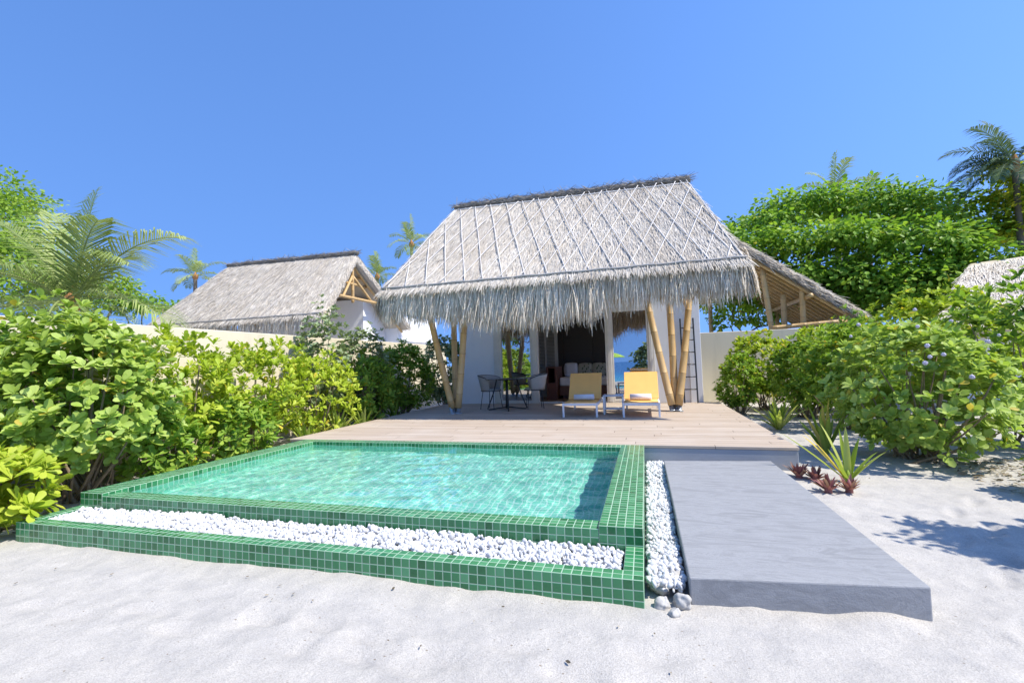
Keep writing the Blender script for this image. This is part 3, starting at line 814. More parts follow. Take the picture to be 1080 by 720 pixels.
def fringe_z(x):
    return np.interp(x, [-5.1,-4.6,-4.0,-3.3,-2.6,-2.0,-1.3,-.85,-.62,-.2,1.0,1.7], [1.98,1.95,1.90,1.78,1.70,1.66,1.70,1.74,1.90,1.97,1.98,1.97])

def bamboo_pole(mb, a, b, r0, r1, bend=0.0, node=.34, n=9):
    a=np.array(a,float);b=np.array(b,float);L=np.linalg.norm(b-a);k=max(2,int(L/node)); off=rng.uniform(.2,.8)
    ts=[0.0];vs=[.6];rs=[1.0]
    for i in range(k+1):
        t=(i+off)*node/L
        if .02<t<.98:
            for dt,v,s in ((-.018,.6,1.0),(-.006,.05,1.06),(.006,.15,1.05),(.018,.7,1.0)):
                ts.append(t+dt/L*.9);vs.append(v);rs.append(s)
    ts.append(1.0);vs.append(.6);rs.append(1.0)
    ts=np.array(ts);pts=lerp(a,b,ts[:,None]); perp=nrm(np.cross(b-a,[.3,1,.1])); pts=pts+perp*(bend*np.sin(np.pi*ts))[:,None]
    mb.tube(pts, lerp(r0,r1,ts)*np.array(rs), n, True, np.repeat(np.array(vs),n))

def villa_roof(root, ox, oy, nst, nfr, truss=True, lattice=True, seed=0, fr=True):
    o=np.array([ox,oy,0.0])
    RL,RR=np.array([-4.30,10.5,4.84])+o,np.array([1.02,10.5,4.78])+o
    SL,SR=np.array([-4.88,8.0,2.50])+o,np.array([1.60,8.0,2.53])+o
    BL,BR=np.array([-4.88,13.0,2.50])+o,np.array([1.60,13.0,2.53])+o
    m=MB(); N=slab(m,RL,RR,SR,SL,.20,48,20,.022,seed); NB=slab(m,RR,RL,BL,BR,.20,20,8,.02,seed+3)
    roof=m.build('thatched_roof',MT['thatch'],root,True)
    parts=[slope_strands(RL,RR,SR,SL,N,nst,.32,.0115)]
    parts.append(slope_strands(RR,RL,BL,BR,NB,nst//8,.5,.03))
    for (p,q,sx) in ((RR,SR,1),(RL,SL,-1),(RR,BR,1),(RL,BL,-1)):
        k=int(nst*.11); t=rng.random(k)[:,None]
        dn=nrm(q-p); P=lerp(p,q,t)-np.array([sx*.03,0,0])-(N if q[1]<p[1] else NB)*rng.uniform(-.01,.19,(k,1))
        D=nrm(dn+np.array([sx,0,0])*rng.uniform(.1,.75,(k,1))+np.array([0,0,-.35])*rng.random((k,1))+rng.normal(0,.15,(k,3)))
        parts.append(strands(P,D,nrm(np.array([sx,-.3,.8])+rng.normal(0,.3,(k,3))),rng.uniform(.08,.21,k)*(.55+.45*t[:,0]),rng.uniform(.01,.02,k),np.clip(rng.normal(.5,.25,k),0,1),.015))
    V,Q,va=cat(parts); arr_mesh('straw_layer',V,Q,None,va,MT['thatch'],roof,False)
    ridge_cap(RL+(-.03,0,.03),RR+(.06,0,.05),.068,'ridge_cap',roof,5+seed)
    if fr:
        pp=[]
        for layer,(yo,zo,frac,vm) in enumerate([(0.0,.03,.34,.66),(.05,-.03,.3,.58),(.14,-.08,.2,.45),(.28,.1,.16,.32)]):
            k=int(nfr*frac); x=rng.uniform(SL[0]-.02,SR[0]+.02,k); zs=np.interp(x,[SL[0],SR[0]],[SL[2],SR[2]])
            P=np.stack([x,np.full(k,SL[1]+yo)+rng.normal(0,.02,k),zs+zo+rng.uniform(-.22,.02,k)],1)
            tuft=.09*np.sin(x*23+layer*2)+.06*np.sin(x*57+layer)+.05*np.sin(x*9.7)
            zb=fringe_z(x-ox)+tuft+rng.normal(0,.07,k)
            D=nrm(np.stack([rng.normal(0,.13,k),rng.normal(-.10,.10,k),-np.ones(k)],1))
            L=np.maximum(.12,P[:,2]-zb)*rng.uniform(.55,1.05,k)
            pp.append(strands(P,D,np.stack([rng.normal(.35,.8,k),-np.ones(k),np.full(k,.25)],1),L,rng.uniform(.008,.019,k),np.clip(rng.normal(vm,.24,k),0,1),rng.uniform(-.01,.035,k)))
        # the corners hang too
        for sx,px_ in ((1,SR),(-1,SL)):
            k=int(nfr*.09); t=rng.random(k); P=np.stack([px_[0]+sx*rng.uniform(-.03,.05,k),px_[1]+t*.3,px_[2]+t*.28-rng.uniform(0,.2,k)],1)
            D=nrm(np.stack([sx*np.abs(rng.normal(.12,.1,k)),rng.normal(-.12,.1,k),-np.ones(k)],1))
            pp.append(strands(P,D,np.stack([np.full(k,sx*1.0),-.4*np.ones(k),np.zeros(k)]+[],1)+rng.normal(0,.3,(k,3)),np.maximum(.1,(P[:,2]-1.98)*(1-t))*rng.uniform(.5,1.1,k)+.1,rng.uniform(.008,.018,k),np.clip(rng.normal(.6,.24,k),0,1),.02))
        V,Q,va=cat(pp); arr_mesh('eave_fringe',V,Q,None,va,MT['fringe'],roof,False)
    if lattice:
        m=MB()
        def rod(x0,x1):
            t=np.linspace(.045,1,24); xs_=lerp(x0,x1,t); lo=lerp(RL[0],SL[0],t)+.03; hi=lerp(RR[0],SR[0],t)-.03
            ok=(xs_>lo)&(xs_<hi)
            if ok.sum()<2: return
            t=t[ok]; xs_=xs_[ok]; yz=lerp(RL[1:],SL[1:],t[:,None]); pts=np.column_stack([xs_,yz])+N*(.05+.012*np.sin(t*9+x0*5))[:,None]
            m.tube(pts,.0092,5)
        for k in range(-4,19):
            x0=RL[0]+.12+k*.385
            rod(x0,x0-1.02+rng.normal(0,.02)); rod(x0,x0+1.02+rng.normal(0,.02))
        rod(RR[0]-.05,SR[0]-.05); rod(RL[0]+.05,SL[0]+.05)
        m.tube(np.array([lerp(lerp(RL,SL,.05),lerp(RR,SR,.05),t)+N*.04 for t in np.linspace(.01,.99,12)]),.013,6)
        m.build('cane_lattice',MT['rod'],roof,True)
    m=MB(); ts=np.linspace(0,1,40); m.tube(np.array([lerp(SL,SR,t)+N*.045+(0,0,.006*math.sin(t*60)) for t in ts]),.017*(1+.25*np.sin(ts*150)),6)
    m.build('seam_batten',MT['batten'],roof,True)
    if truss:
        m=MB()
        for sx,px_,rx in ((1,SR,RR),(-1,SL,RL)):
            x=rx[0]-sx*.15; y0=RR[1]
            def pt(dy,dz): return (x+sx*(.55*abs(dy)/2.5),y0+dy,RR[2]-.3+dz)
            bamboo_pole(m,pt(0,-.05),pt(-2.3,-2.17),.045,.045); bamboo_pole(m,pt(0,-.05),pt(2.3,-2.17),.045,.045)
            bamboo_pole(m,(x,y0,RR[2]-.35),(x,y0,RR[2]-1.6),.05,.05)
            bamboo_pole(m,(x,y0-.75,RR[2]-.98),(x,y0+.75,RR[2]-.98),.045,.045); bamboo_pole(m,(x+sx*.2,y0-1.3,RR[2]-1.5),(x+sx*.2,y0+1.3,RR[2]-1.5),.05,.05)
            bamboo_pole(m,(x,y0,RR[2]-.7),(x+sx*.2,y0-.8,RR[2]-1.5),.04,.04); bamboo_pole(m,(x,y0,RR[2]-.7),(x+sx*.2,y0+.8,RR[2]-1.5),.04,.04)
            for dy in (-.4,.4): bamboo_pole(m,(x-sx*.4,y0+dy,RR[2]-.72),(x+sx*.03,y0+dy,RR[2]-.72),.04,.04)
        for k in range(10):
            x=lerp(RL[0]+.3,RR[0]-.3,k/9)
            bamboo_pole(m,(x,y0-.05,RR[2]-.34),(x,y0-2.3,RR[2]-2.45),.04,.04)
        m.build('bamboo_truss',MT['bamboo'],roof,True)
    return roof

# ------------------------------------------------------------------ the villa
FY = 11.36
villa = thing('thatched_villa', 'white villa with thatched roof and bamboo posts, its glass doors opening on the deck', 'villa', (-1.7, 11.3, -.25))
villa_roof(villa, 0, 0, 42000, 14000, truss=False)
m = MB()
m.box(-4.66,-3.72,FY,FY+.16,-.3,3.3); m.box(.215,.965,FY,FY+.16,-.3,3.3); m.box(-3.72,.215,FY,FY+.16,2.26,3.3)
m.box(-4.66,-4.50,FY+.1605,16.2,-.3,3.1); m.box(1.05,1.21,FY+.1605,12.0,-.3,3.1); m.box(1.05,1.21,13.8,16.2,-.3,3.1); m.box(1.05,1.21,12.0005,13.7995,-.3,.7); m.box(1.05,1.21,12.0005,13.7995,2.35,3.1); m.box(-4.4995,1.0495,16.0,16.2,-.3,3.1)  # right wall has an added, unseen window opening that lets sun in
m.box(-4.4995,1.0495,FY+.161,15.999,2.7,2.8)
m.build('wall', MT['white'], villa, False, .006)
m = MB(); m.box(.967,1.225,FY-.05,FY+.16,-.25,3.3); m.build('corner_pier', MT['white'], villa, False, .006)
m = MB(); m.box(-4.4995,1.0495,FY+.1605,15.999,-.2,-.004); m.build('interior_floor', MT['floor_wood'], villa)
m = MB(); m.box(-4.49,1.04,14.3,14.4,0,2.69)
for x in np.arange(-4.2,1.0,.9): m.box(x,x+.87,14.28,14.2995,.02,2.6)
m.build('wardrobe_wall', MT['dark_wall'], villa, False, .004)
m = MB()   # door and window frame
for a,b in ((-3.72,-3.52),(-2.76,-2.57),(-.905,-.72),(.05,.213)):
    m.box(a,b,FY-.025,FY+.12,.0,2.26); m.box(a+.05,b-.05,FY-.04,FY-.0255,.02,2.25)
m.box(-3.5195,-2.7605,FY-.02,FY+.11,0,.07); m.box(-.7195,.0495,FY-.02,FY+.11,0,.07); m.box(-2.5695,-.9055,FY+.0,FY+.12,-.003,.03)
for a,b in ((-3.5195,-2.7605),(-2.5695,-.9055),(-.7195,.0495)): m.box(a,b,FY-.022,FY+.115,2.16,2.26)
m.build('door_frame', MT['frame'], villa, False, .005)
for a,b in ((-3.52,-2.76),(-.72,.05)):
    g = MB(); g.box(a+.001,b-.001,FY+.03,FY+.042,.071,2.159); g.build('glass_pane', MT['glass'], villa)
m = MB()
for y in (12.0005,12.88,13.7395): m.box(1.10,1.16,y,y+.06,.7005,2.3495)
m.box(1.101,1.159,12.061,13.739,.7005,.76); m.box(1.101,1.159,12.061,13.739,2.29,2.3495)
m.build('added_window_frame', MT['frame'], villa, False, .004)  # frame of the unseen window added to brighten the room
# sliding louvred shutter inside the opening
m = MB(); lx0,lx1,ly = -3.05,-2.42,13.3
m.box(lx0,lx0+.09,ly,ly+.05,.005,2.3); m.box(lx1-.09,lx1,ly,ly+.05,.005,2.3); m.box(lx0+.0905,lx1-.0905,ly+.001,ly+.049,2.18,2.3); m.box(lx0+.0905,lx1-.0905,ly+.001,ly+.049,.005,.85); m.box(lx0+.25,lx0+.30,ly+.001,ly+.049,.8505,2.1795)
for k in range(32):
    z=.87+k*.041; Mt=Matrix.Translation((0,ly+.025,z))@Matrix.Rotation(R(38),4,'X'); m.box(lx0+.091,lx1-.091,-.022,.022,-.003,.003,Mt)
m.build('louvred_shutter', MT['louvre'], villa)
def post(base, top, r0, r1, bend, extra=()):
    m = MB(); bamboo_pole(m, base+np.array([0,0,.12]), top, r0, r1, bend, .42, 14)
    for a,b,r in extra: bamboo_pole(m, a, b, r, r*.85, 0, .3, 10)
    p = m.build('bamboo_post', MT['bamboo'], villa, True)
    f = MB(); d = nrm(np.array(top)-base); f.tube(np.array([base+d*0,base+d*.02,base+d*.02,base+d*.15]), [r0*1.15,r0*1.15,r0*.62,r0*.62], 14)
    f.build('metal_foot', MT['steel'], p, True)
A_=np.array
post(A_([.455,9.40,0]),A_([.0,9.95,2.8]),.072,.058,.02)
post(A_([.515,9.50,0]),A_([.46,9.95,3.4]),.070,.058,-.03)
post(A_([.575,9.40,0]),A_([.97,9.95,2.8]),.072,.056,-.02,[((.84,9.78,2.0),(.66,9.7,2.5),.04),((.88,9.82,2.1),(1.2,9.8,2.6),.045)])
post(A_([-3.91,9.06,0]),A_([-4.22,8.45,2.65]),.072,.058,.02,[((-4.10,8.68,1.93),(-4.75,8.45,2.3),.045)])
post(A_([-3.88,9.18,0]),A_([-4.0,9.5,3.1]),.068,.058,.015)
post(A_([-3.79,9.08,0]),A_([-3.47,8.95,2.9]),.072,.058,-.02)
m = MB(); bamboo_pole(m,(-4.75,8.5,2.62),(1.5,8.5,2.66),.055,.055); bamboo_pole(m,(-4.75,9.4,3.42),(1.4,9.4,3.42),.055,.055)
for k in range(14):
    x=-4.6+k*.465; bamboo_pole(m,(-4.1+k*.38,10.45,4.50),(x,8.12,2.32),.035,.035)
m.build('bamboo_rafter', MT['bamboo'], villa, True)
keep(villa)

# ladder against the facade
lad = thing('ladder', 'black metal ladder leaning on the white wall behind the right hand posts', 'ladder', (.93,11.05,0))
for x in (.80,1.075):
    m = MB(); Mt=Matrix.Translation((x,11.12,.98))@Matrix.Rotation(R(-7),4,'X'); m.box(-.016,.016,-.014,.014,-.975,.93,Mt); m.build('side_rail', MT['metal_black'], lad, False, .003)
for k in range(6):
    z=.31+k*.275; y=11.12+(z-.98)*math.tan(R(7)); m=MB(); m.tube([(.816,y,z),(1.06,y,z)],.012,8); m.build('rung', MT['metal_black'], lad, True)
keep(lad)

# ------------------------------------------------------------------ furniture on the deck
def copy_tree(o, parent=None):
    c = o.copy(); COL.objects.link(c)
    if parent: c.parent = parent
    for ch in list(o.children): copy_tree(ch, c)
    return c
def make_lounger():
    t = thing('sun_lounger', 'x', 'sun lounger', (0,0,0), 0, 'sun loungers on the deck')
    w=.318
    m=MB()
    m.box(-w,-w+.035,0,1.52,.205,.25); m.box(w-.035,w,0,1.52,.205,.25); m.box(-w+.0355,w-.0355,.0005,.035,.205,.2495); m.box(-w+.0355,w-.0355,1.485,1.5195,.205,.2495); m.box(-w+.0355,w-.0355,.70,.735,.206,.2445)
    m.build('frame', MT['metal_white'], t, False, .005)
    for x in (-w+.001,w-.036):
        for y in (.001,1.42):
            m=MB(); m.box(x,x+.034,y,y+.034,.0,.2045); m.build('leg', MT['metal_white'], t, False, .004)
    # seat sling
    n=9; ys_=np.linspace(.03,.72,n); m=MB(); xsn=np.linspace(-w+.03,w-.03,7)
    V=[(x,y,.262-.022*math.sin(math.pi*(y-.03)/.69)*(1-(x/.29)**2)) for y in ys_ for x in xsn]; V+=[(x,y,z-.008) for x,y,z in V]; q=len(ys_)*7
    Fq=[]
    for j in range(n-1):
        for i in range(6):
            k=j*7+i; Fq+= [[k,k+1,k+8,k+7],[q+k,q+k+7,q+k+8,q+k+1]]
    for i in range(6): Fq+=[[i,q+i,q+i+1,i+1],[(n-1)*7+i,(n-1)*7+i+1,q+(n-1)*7+i+1,q+(n-1)*7+i]]
    for j in range(n-1): Fq+=[[j*7,j*7+7,q+j*7+7,q+j*7],[j*7+6,q+j*7+6,q+j*7+13,j*7+13]]
    m.add(V,Fq); m.build('seat_sling', MT['yellow_sling'], t, True)
    ang=R(53); Mt=Matrix.Translation((0,.74,.262))@Matrix.Rotation(ang,4,'X')
    m=MB(); m.box(-w+.004,w-.004,.0,.62,-.004,.012,Mt); b=m.build('backrest', MT['yellow_sling'], t, False, .004)
    m=MB()
    for x in (-w+.004,w-.029): m.box(x+(.012 if x<0 else -.012),x+.025+(.012 if x<0 else -.012),-.02,.61,-.03,-.005,Mt)
    m.box(-w+.05,w-.05,.585,.605,-.028,-.006,Mt)
    m.box(-w+.06,-w+.085,1.10,1.125,.26,.50); m.box(w-.085,w-.06,1.10,1.125,.26,.50); m.build('back_frame', MT['metal_white'], b, False, .003)
    return t
l1=make_lounger(); l1.location=(-1.165,8.41,0); l1['label']='yellow sun lounger with white frame, half in the shade, beside the open doorway'
l2=copy_tree(l1); l2.location=(-.10,8.41,0); l2['label']='fully sunlit yellow sun lounger with white frame, beside the bamboo posts'
def towel(x,y,z,lb,rz):
    m=MB(); t=np.linspace(0,1,9); 
    th=np.linspace(0,2*np.pi*2.4,44); r=.062-.042*th/th[-1]
    V=[];n=len(th)
    for xx in (-.19,.19):
        for a,b in zip(th,r): V.append((xx,b*math.cos(-a),b*math.sin(-a)))
    for xx in (-.19,.19):
        for a,b in zip(th,r): V.append((xx,(b-.007)*math.cos(-a),(b-.007)*math.sin(-a)))
    F=[[i,i+1,n+i+1,n+i] for i in range(n-1)]+[[2*n+i,3*n+i,3*n+i+1,2*n+i+1] for i in range(n-1)]+[[i,2*n+i,2*n+i+1,i+1] for i in range(n-1)]+[[n+i,n+i+1,3*n+i+1,3*n+i] for i in range(n-1)]
    m.add(V,F); m.lathe([(.004,-.187),(.052,-.187),(.052,.187),(.004,.187)],16)
    m.V[-1]=m.V[-1][:,[2,0,1]]
    o=m.build('rolled_towel',MT['towel'],None,True); o.location=(x,y,z); o.rotation_euler=(0,0,rz)
    tag(o,lb,'towel','rolled towels on the loungers')
towel(-1.16,9.02,.318,'rolled white towel lying on the shaded yellow lounger beside the doorway',R(2))
towel(-.11,8.98,.318,'rolled white towel lying on the sunlit yellow lounger near the posts',R(-5))
st=thing('side_table','small white side table standing between the two yellow loungers','side table',(-.60,8.98,0))
m=MB(); m.box(-.19,.19,-.17,.17,.335,.36); m.build('table_top',MT['sidetop'],st,False,.006)
for x in (-.185,.157):
    for y in (-.165,.137):
        m=MB(); m.box(x,x+.028,y,y+.028,0,.334); m.build('leg',MT['metal_white'],st,False,.003)
m=MB(); m.box(-.156,.156,-.155,.155,.10,.112); m.build('shelf',MT['metal_white'],st,False,.003)
# dining table
dt=thing('dining_table','round black garden table with crossed metal legs in the shade on the deck','table',(-2.94,9.82,0))
m=MB(); m.lathe([(.0,.668),(.465,.668),(.475,.674),(.475,.682),(.465,.688),(.0,.688)],48); m.build('table_top',MT['tabletop'],dt,True)
for k in range(4):
    a=R(20+90*k); c,s=math.cos(a),math.sin(a)
    m=MB(); m.tube([(c*.22,s*.22,.668),(c*.30,s*.30,.36),(c*.43,s*.43,.03),(c*.40,s*.40,.012),(c*.02,s*.02,.06)],.014,8); m.build('leg',MT['metal_black'],dt,True)
m=MB(); m.tube([(0,0,.02),(0,0,.667)],.026,12); m.lathe([(.2,.648),(.2,.667)],24); m.build('pedestal',MT['metal_black'],dt,True)
def make_chair():
    t=thing('garden_chair','x','chair',(0,0,0),0,'woven chairs at the round table')
    m=MB(); n=26; aa=np.linspace(R(65),R(295),n)
    V=[];rows=6
    for j in range(rows):
        f=j/(rows-1)
        for i,a in enumerate(aa):
            e=abs(a-math.pi)/R(115); h=.41+ (.345-.10*e**3)*f; r=.225+.075*f
            V.append((r*math.cos(a),r*math.sin(a),h))
    k=len(V); V+=[(x*.955,y*.955,z) for x,y,z in V]; F=[]
    for j in range(rows-1):
        for i in range(n-1):
            q=j*n+i; F+=[[q,q+n,q+n+1,q+1],[k+q,k+q+1,k+q+n+1,k+q+n]]
    for i in range(n-1): F+=[[(rows-1)*n+i,k+(rows-1)*n+i,k+(rows-1)*n+i+1,(rows-1)*n+i+1],[i,i+1,k+i+1,k+i]]
    for j in range(rows-1): F+=[[j*n,k+j*n,k+j*n+n,j*n+n],[j*n+n-1,j*n+2*n-1,k+j*n+2*n-1,k+j*n+n-1]]
    m.add(V,F); m.build('woven_back',MT['rope'],t,True)
    m=MB(); m.tube([(.302*math.cos(a),.302*math.sin(a),.757-.10*(abs(a-math.pi)/R(115))**3) for a in aa],.009,6); m.tube([(.228*math.cos(a),.228*math.sin(a),.405) for a in np.linspace(0,2*np.pi,28)],.009,6,False); m.build('hoop_frame',MT['metal_black'],t,True)
    m=MB(); m.lathe([(.0,.40),(.2,.40),(.222,.415),(.215,.44),(.18,.452),(.0,.45)],28); m.build('seat',MT['rope'],t,True)
    for a in (45,135,225,315):
        c,s=math.cos(R(a)),math.sin(R(a)); m=MB(); m.tube([(c*.19,s*.19,.405),(c*.25,s*.25,.02),(c*.25,s*.25,.0)],.008,7); m.build('leg',MT['metal_black'],t,True)
    return t
c1=make_chair(); c1.location=(-3.37,10.02,0); c1.rotation_euler.z=R(-15); c1['label']='grey woven tub chair at the round table, against the bare white wall'
c2=copy_tree(c1); c2.location=(-2.40,10.15,0); c2.rotation_euler.z=R(200); c2['label']='grey woven tub chair at the round table, beside the open doorway'

# ------------------------------------------------------------------ inside the room
sf=thing('daybed','dark wooden daybed with a white mattress inside the open doorway','daybed',(-1.5,12.8,0))
m=MB(); m.box(-2.28,-.35,12.6,13.7,.09,.35); m.box(-2.2,-.4,12.67,13.65,0,.0895); m.build('base',MT['wood'],sf,False,.01)
m=MB(); m.box(-2.27,-.37,12.605,13.68,.351,.58); m.build('mattress',MT['cushion'],sf,False,.045)
keep(sf)
cb=thing('cabinet','red brown wooden cabinet with open niches beside the daybed','cabinet',(-2.3,12.9,0))
m=MB(); m.box(-2.58,-2.54,12.35,13.25,0,.88); m.box(-2.34,-2.30,12.35,13.25,0,.88); m.box(-2.5395,-2.3405,12.35,13.25,.84,.8795); m.box(-2.5395,-2.3405,12.36,13.25,.42,.45); m.box(-2.5395,-2.3405,13.21,13.2495,0,.8395); m.box(-2.5395,-2.3405,12.37,12.39,.0,.4195)
m.build('carcass',MT['wood'],cb,False,.004)
m=MB(); m.box(-2.28,-.35,13.73,13.83,0,.84); m.build('headboard',MT['wood'],cb,False,.01); keep(cb)
def pillow(x,y,z,wd,ht,mat,lb,rz=0,tilt=20):
    n=11; u=np.linspace(-1,1,n); V=[];F=[]
    for sgn in (1,-1):
        for a in u:
            for b in u:
                e=(1-a**4)*(1-b**4); pin=1-.06*(a*a)*(b*b)*2
                V.append((a*wd*.5*pin*(1-.05*(1-b*b)*0),sgn*.075*e**.6,b*ht*.5*pin))
    q=n*n
    for i in range(n-1):
        for j in range(n-1):
            k=i*n+j; F+=[[k,k+n,k+n+1,k+1],[q+k,q+k+1,q+k+n+1,q+k+n]]
    m=MB(); m.add(V,F); o=m.build('pillow',MT[mat],None,True); o.location=(x,y,z); o.rotation_euler=(R(-tilt),0,rz); tag(o,lb,'pillow','pillows along the daybed')
pillow(-2.06,13.35,.78,.40,.42,'cushion','plain white pillow at the cabinet end of the daybed',R(5))
pillow(-1.66,13.40,.77,.42,.40,'leafprint','leaf print pillow next to the plain white one on the daybed',R(-3))
pillow(-1.26,13.40,.77,.42,.40,'leafprint','middle leaf print pillow on the daybed, behind the shaded lounger',R(4))
pillow(-.86,13.40,.77,.42,.40,'leafprint','leaf print pillow on the daybed nearest the reflecting glass pane',R(-4))

# ------------------------------------------------------------------ garden walls
gw=MB(); gw.box(-6.85,-6.65,.8,15.0,-.3,1.69); o=gw.build('garden_wall',MT['cream'],None,False,.012); tag(o,'long cream garden wall running behind the hedge on the pool side','wall')
gw=MB(); gw.box(1.3,9.0,13.85,14.03,-.3,1.69); o=gw.build('garden_wall',MT['cream'],None,False,.012); tag(o,'cream garden wall behind the shrubs, under the bamboo rafters','wall')

# ------------------------------------------------------------------ neighbouring villas
OX,OY=-10.1,2.85
nv=thing('thatched_villa','neighbouring thatched villa beyond the cream wall, its bamboo gable open','villa',(-11.8,14.2,-.25))
villa_roof(nv,OX,OY,18000,1800,truss=True,lattice=False,seed=2)
m=MB(); m.box(-14.76,-9.41,14.2,16.2,-.3,3.42); m.box(-14.0,-9.42,16.201,18.2,-.3,3.0); m.build('wall',MT['white'],nv,False,.006)
m=MB(); m.box(-12.5,-8.88,15.62,19.0,-.3,2.95); m.box(-8.8795,-8.80,15.6,19.05,1.98,2.03); m.build('annex_wall',MT['white'],nv,False,.006)
# faint canes tied over the old straw
m=MB()
RL=np.array([-14.4,13.35,4.84]);RR=np.array([-9.08,13.35,4.78]);SL=np.array([-14.98,10.85,2.5]);SR=np.array([-8.5,10.85,2.53]); Nn=nrm(np.cross(SL-RL,RR-RL)); Nn=Nn*np.sign(Nn[2])
for k in range(13):
    a=lerp(RL,RR,(k+.7)/13.5); b=lerp(SL,SR,(k+.2)/13.5); m.tube(np.array([lerp(a,b,t)+Nn*.03 for t in np.linspace(.05,1,8)]),.008,5)
m.build('cane_lattice',MT['batten'],nv,True); keep(nv)
# open bamboo pavilion behind our villa
pv=thing('bamboo_pavilion','open sided pavilion with bamboo rafters under a sloping thatch, behind the villa','pavilion',(3.5,16.5,-.25))
A0,B0=np.array([2.15,14.45,4.68]),np.array([5.55,14.45,2.10]); A1,B1=A0+(0,4.6,0),B0+(0,4.6,0)
L0,L1=np.array([-.8,14.45,3.4]),np.array([-.8,19.05,3.4])
m=MB(); N=slab(m,A0,A1,B1,B0,.16,24,30,.02,5); NL=slab(m,A1,A0,L0,L1,.16,8,8,.02,6); rf=m.build('thatched_roof',MT['thatch'],pv,True)
parts=[slope_strands(A0,A1,B1,B0,N,3500,.4,.025)]
k=2600; t=rng.random(k)[:,None]; dn=nrm(B0-A0)
P=lerp(A0,B0,t)-N*rng.uniform(-.02,.17,(k,1)); D=nrm(dn+np.array([0,-1,0])*rng.uniform(.05,.6,(k,1))+rng.normal(0,.14,(k,3)))
parts.append(strands(P,D,nrm(np.array([.3,-1,.6])+rng.normal(0,.3,(k,3))),rng.uniform(.15,.4,k),rng.uniform(.012,.022,k),np.clip(rng.normal(.35,.22,k),0,1),.01))
k=1500; t=rng.random(k)[:,None]; P=lerp(B0,B1,t)-N*rng.uniform(-.01,.16,(k,1)); D=nrm(dn+np.array([0,0,-.5])*rng.random((k,1))+rng.normal(0,.15,(k,3)))
parts.append(strands(P,D,nrm(N+rng.normal(0,.3,(k,3))),rng.uniform(.15,.35,k),rng.uniform(.012,.022,k),np.clip(rng.normal(.5,.22,k),0,1),.01))
V,Q,va=cat(parts); arr_mesh('straw_layer',V,Q,None,va,MT['thatch'],rf,False)
for k in range(13):
    y=14.52+k*.36; m=MB(); bamboo_pole(m,A0+(0.0,y-14.45,0)-N*.215,B0+(0,y-14.45,0)-N*.215-dn*.15,.05,.045); m.build('rafter',MT['bamboo'],pv,True)
for f,r in ((.33,.06),(.71,.06),(.12,.05)):
    p=lerp(A0,B0,f)-N*.33; m=MB(); bamboo_pole(m,p+(0,-.08 if f!=.71 else -.25,0),p+(0,4.6,0),r,r); m.build('purlin',MT['bamboo'],pv,True)
for a,b in (((3.33,14.7,3.48),(3.66,14.7,-.25)),((3.93,15.1,2.75),(3.9,15.1,-.25)),((4.28,14.62,2.86),(4.22,14.62,-.25)),((4.6,18.6,2.6),(4.6,18.6,-.25)),((2.4,18.6,4.2),(2.4,18.6,-.25))):
    m=MB(); bamboo_pole(m,a,b,.075,.075); m.build('bamboo_post',MT['bamboo'],pv,True)
m=MB(); bamboo_pole(m,(3.4,14.35,1.76),(5.2,14.35,1.86),.06,.06); m.build('eave_beam',MT['bamboo'],pv,True)
keep(pv)
# roof of the next villa on the right
rv=thing('thatched_villa','grey thatched roof of a villa glimpsed through the leaves, below the leaning coconut palm','villa',(14.0,15.0,-.25))
pA,pB=at(1022,279,15),at(1180,256,15); pD,pC=at(985,345,11.5),at(1240,335,11.5)
m=MB(); N=slab(m,pA,pB,pC,pD,.2,30,16,.02,9); b_=pA+(0,3,-2.4); c_=pB+(0,3,-2.4); slab(m,pB,pA,b_,c_,.2,8,6,.02,10); rf=m.build('thatched_roof',MT['thatch'],rv,True)
V,Q,va=slope_strands(pA,pB,pC,pD,N,7000,.4,.025); arr_mesh('straw_layer',V,Q,None,va,MT['thatch'],rf,False)
m=MB(); m.box(pD[0]+.6,pC[0]-.5,12.3,16.5,-.3,pD[2]-.0); m.build('wall',MT['white'],rv,False,.006)
keep(rv)

# ------------------------------------------------------------------ hedge on the left
G1='shrubs of the left hedge'
shrub('shrub','large pale green broad-leaved shrub with bare stems at the left end of the pool',-5.55,3.42,-.0+.80,.74,1.62,220,.098,'broad',(8,12),LEAF_RD,low=-.6,group=G1,stems=22)
shrub('shrub','low yellow green shrub at the lower left edge, against the corner of the pebble trough',-5.22,2.50,.46,.42,.44,46,.135,'lime',(10,13),LEAF_OB,low=-.9,group=G1,stems=6,vshift=.1)
shrub('shrub','tall green shrub cut off by the left edge, in front of the cream wall',-6.2,3.0,.66,.62,1.50,110,.12,'naupaka',(9,12),LEAF_OB,low=-.6,group=G1)
shrub('shrub','bright green whorled shrub with yellowing stems, right of the large broad-leaved one',-5.85,4.6,.80,.74,1.50,140,.108,'lime',(10,14),LEAF_OB,spread=(18,66),low=-.7,group=G1,stems=24)
shrub('shrub','yellow green whorled shrub halfway along the left side of the pool',-5.88,5.8,.80,.78,1.42,140,.105,'lime',(10,14),LEAF_OB,spread=(18,66),low=-.8,group=G1,vshift=-.03)
shrub('shrub','lower yellow green shrub beside the back left corner of the pool',-5.72,7.0,.74,.78,1.26,135,.10,'lime',(10,14),LEAF_OB,spread=(18,66),low=-.9,group=G1,vshift=.05)
shrub('shrub','low leafy green shrub squeezed between the pool wall and the large broad-leaved shrub',-5.22,4.05,.36,.42,.50,46,.11,'naupaka',(9,12),LEAF_OB,low=-.9,group=G1,stems=8)
shrub('shrub','low whorled green shrub leaning over the middle of the left pool edge',-5.28,5.05,.38,.5,.66,60,.115,'naupaka',(9,12),LEAF_OB,low=-.9,group=G1,stems=8,vshift=.05)
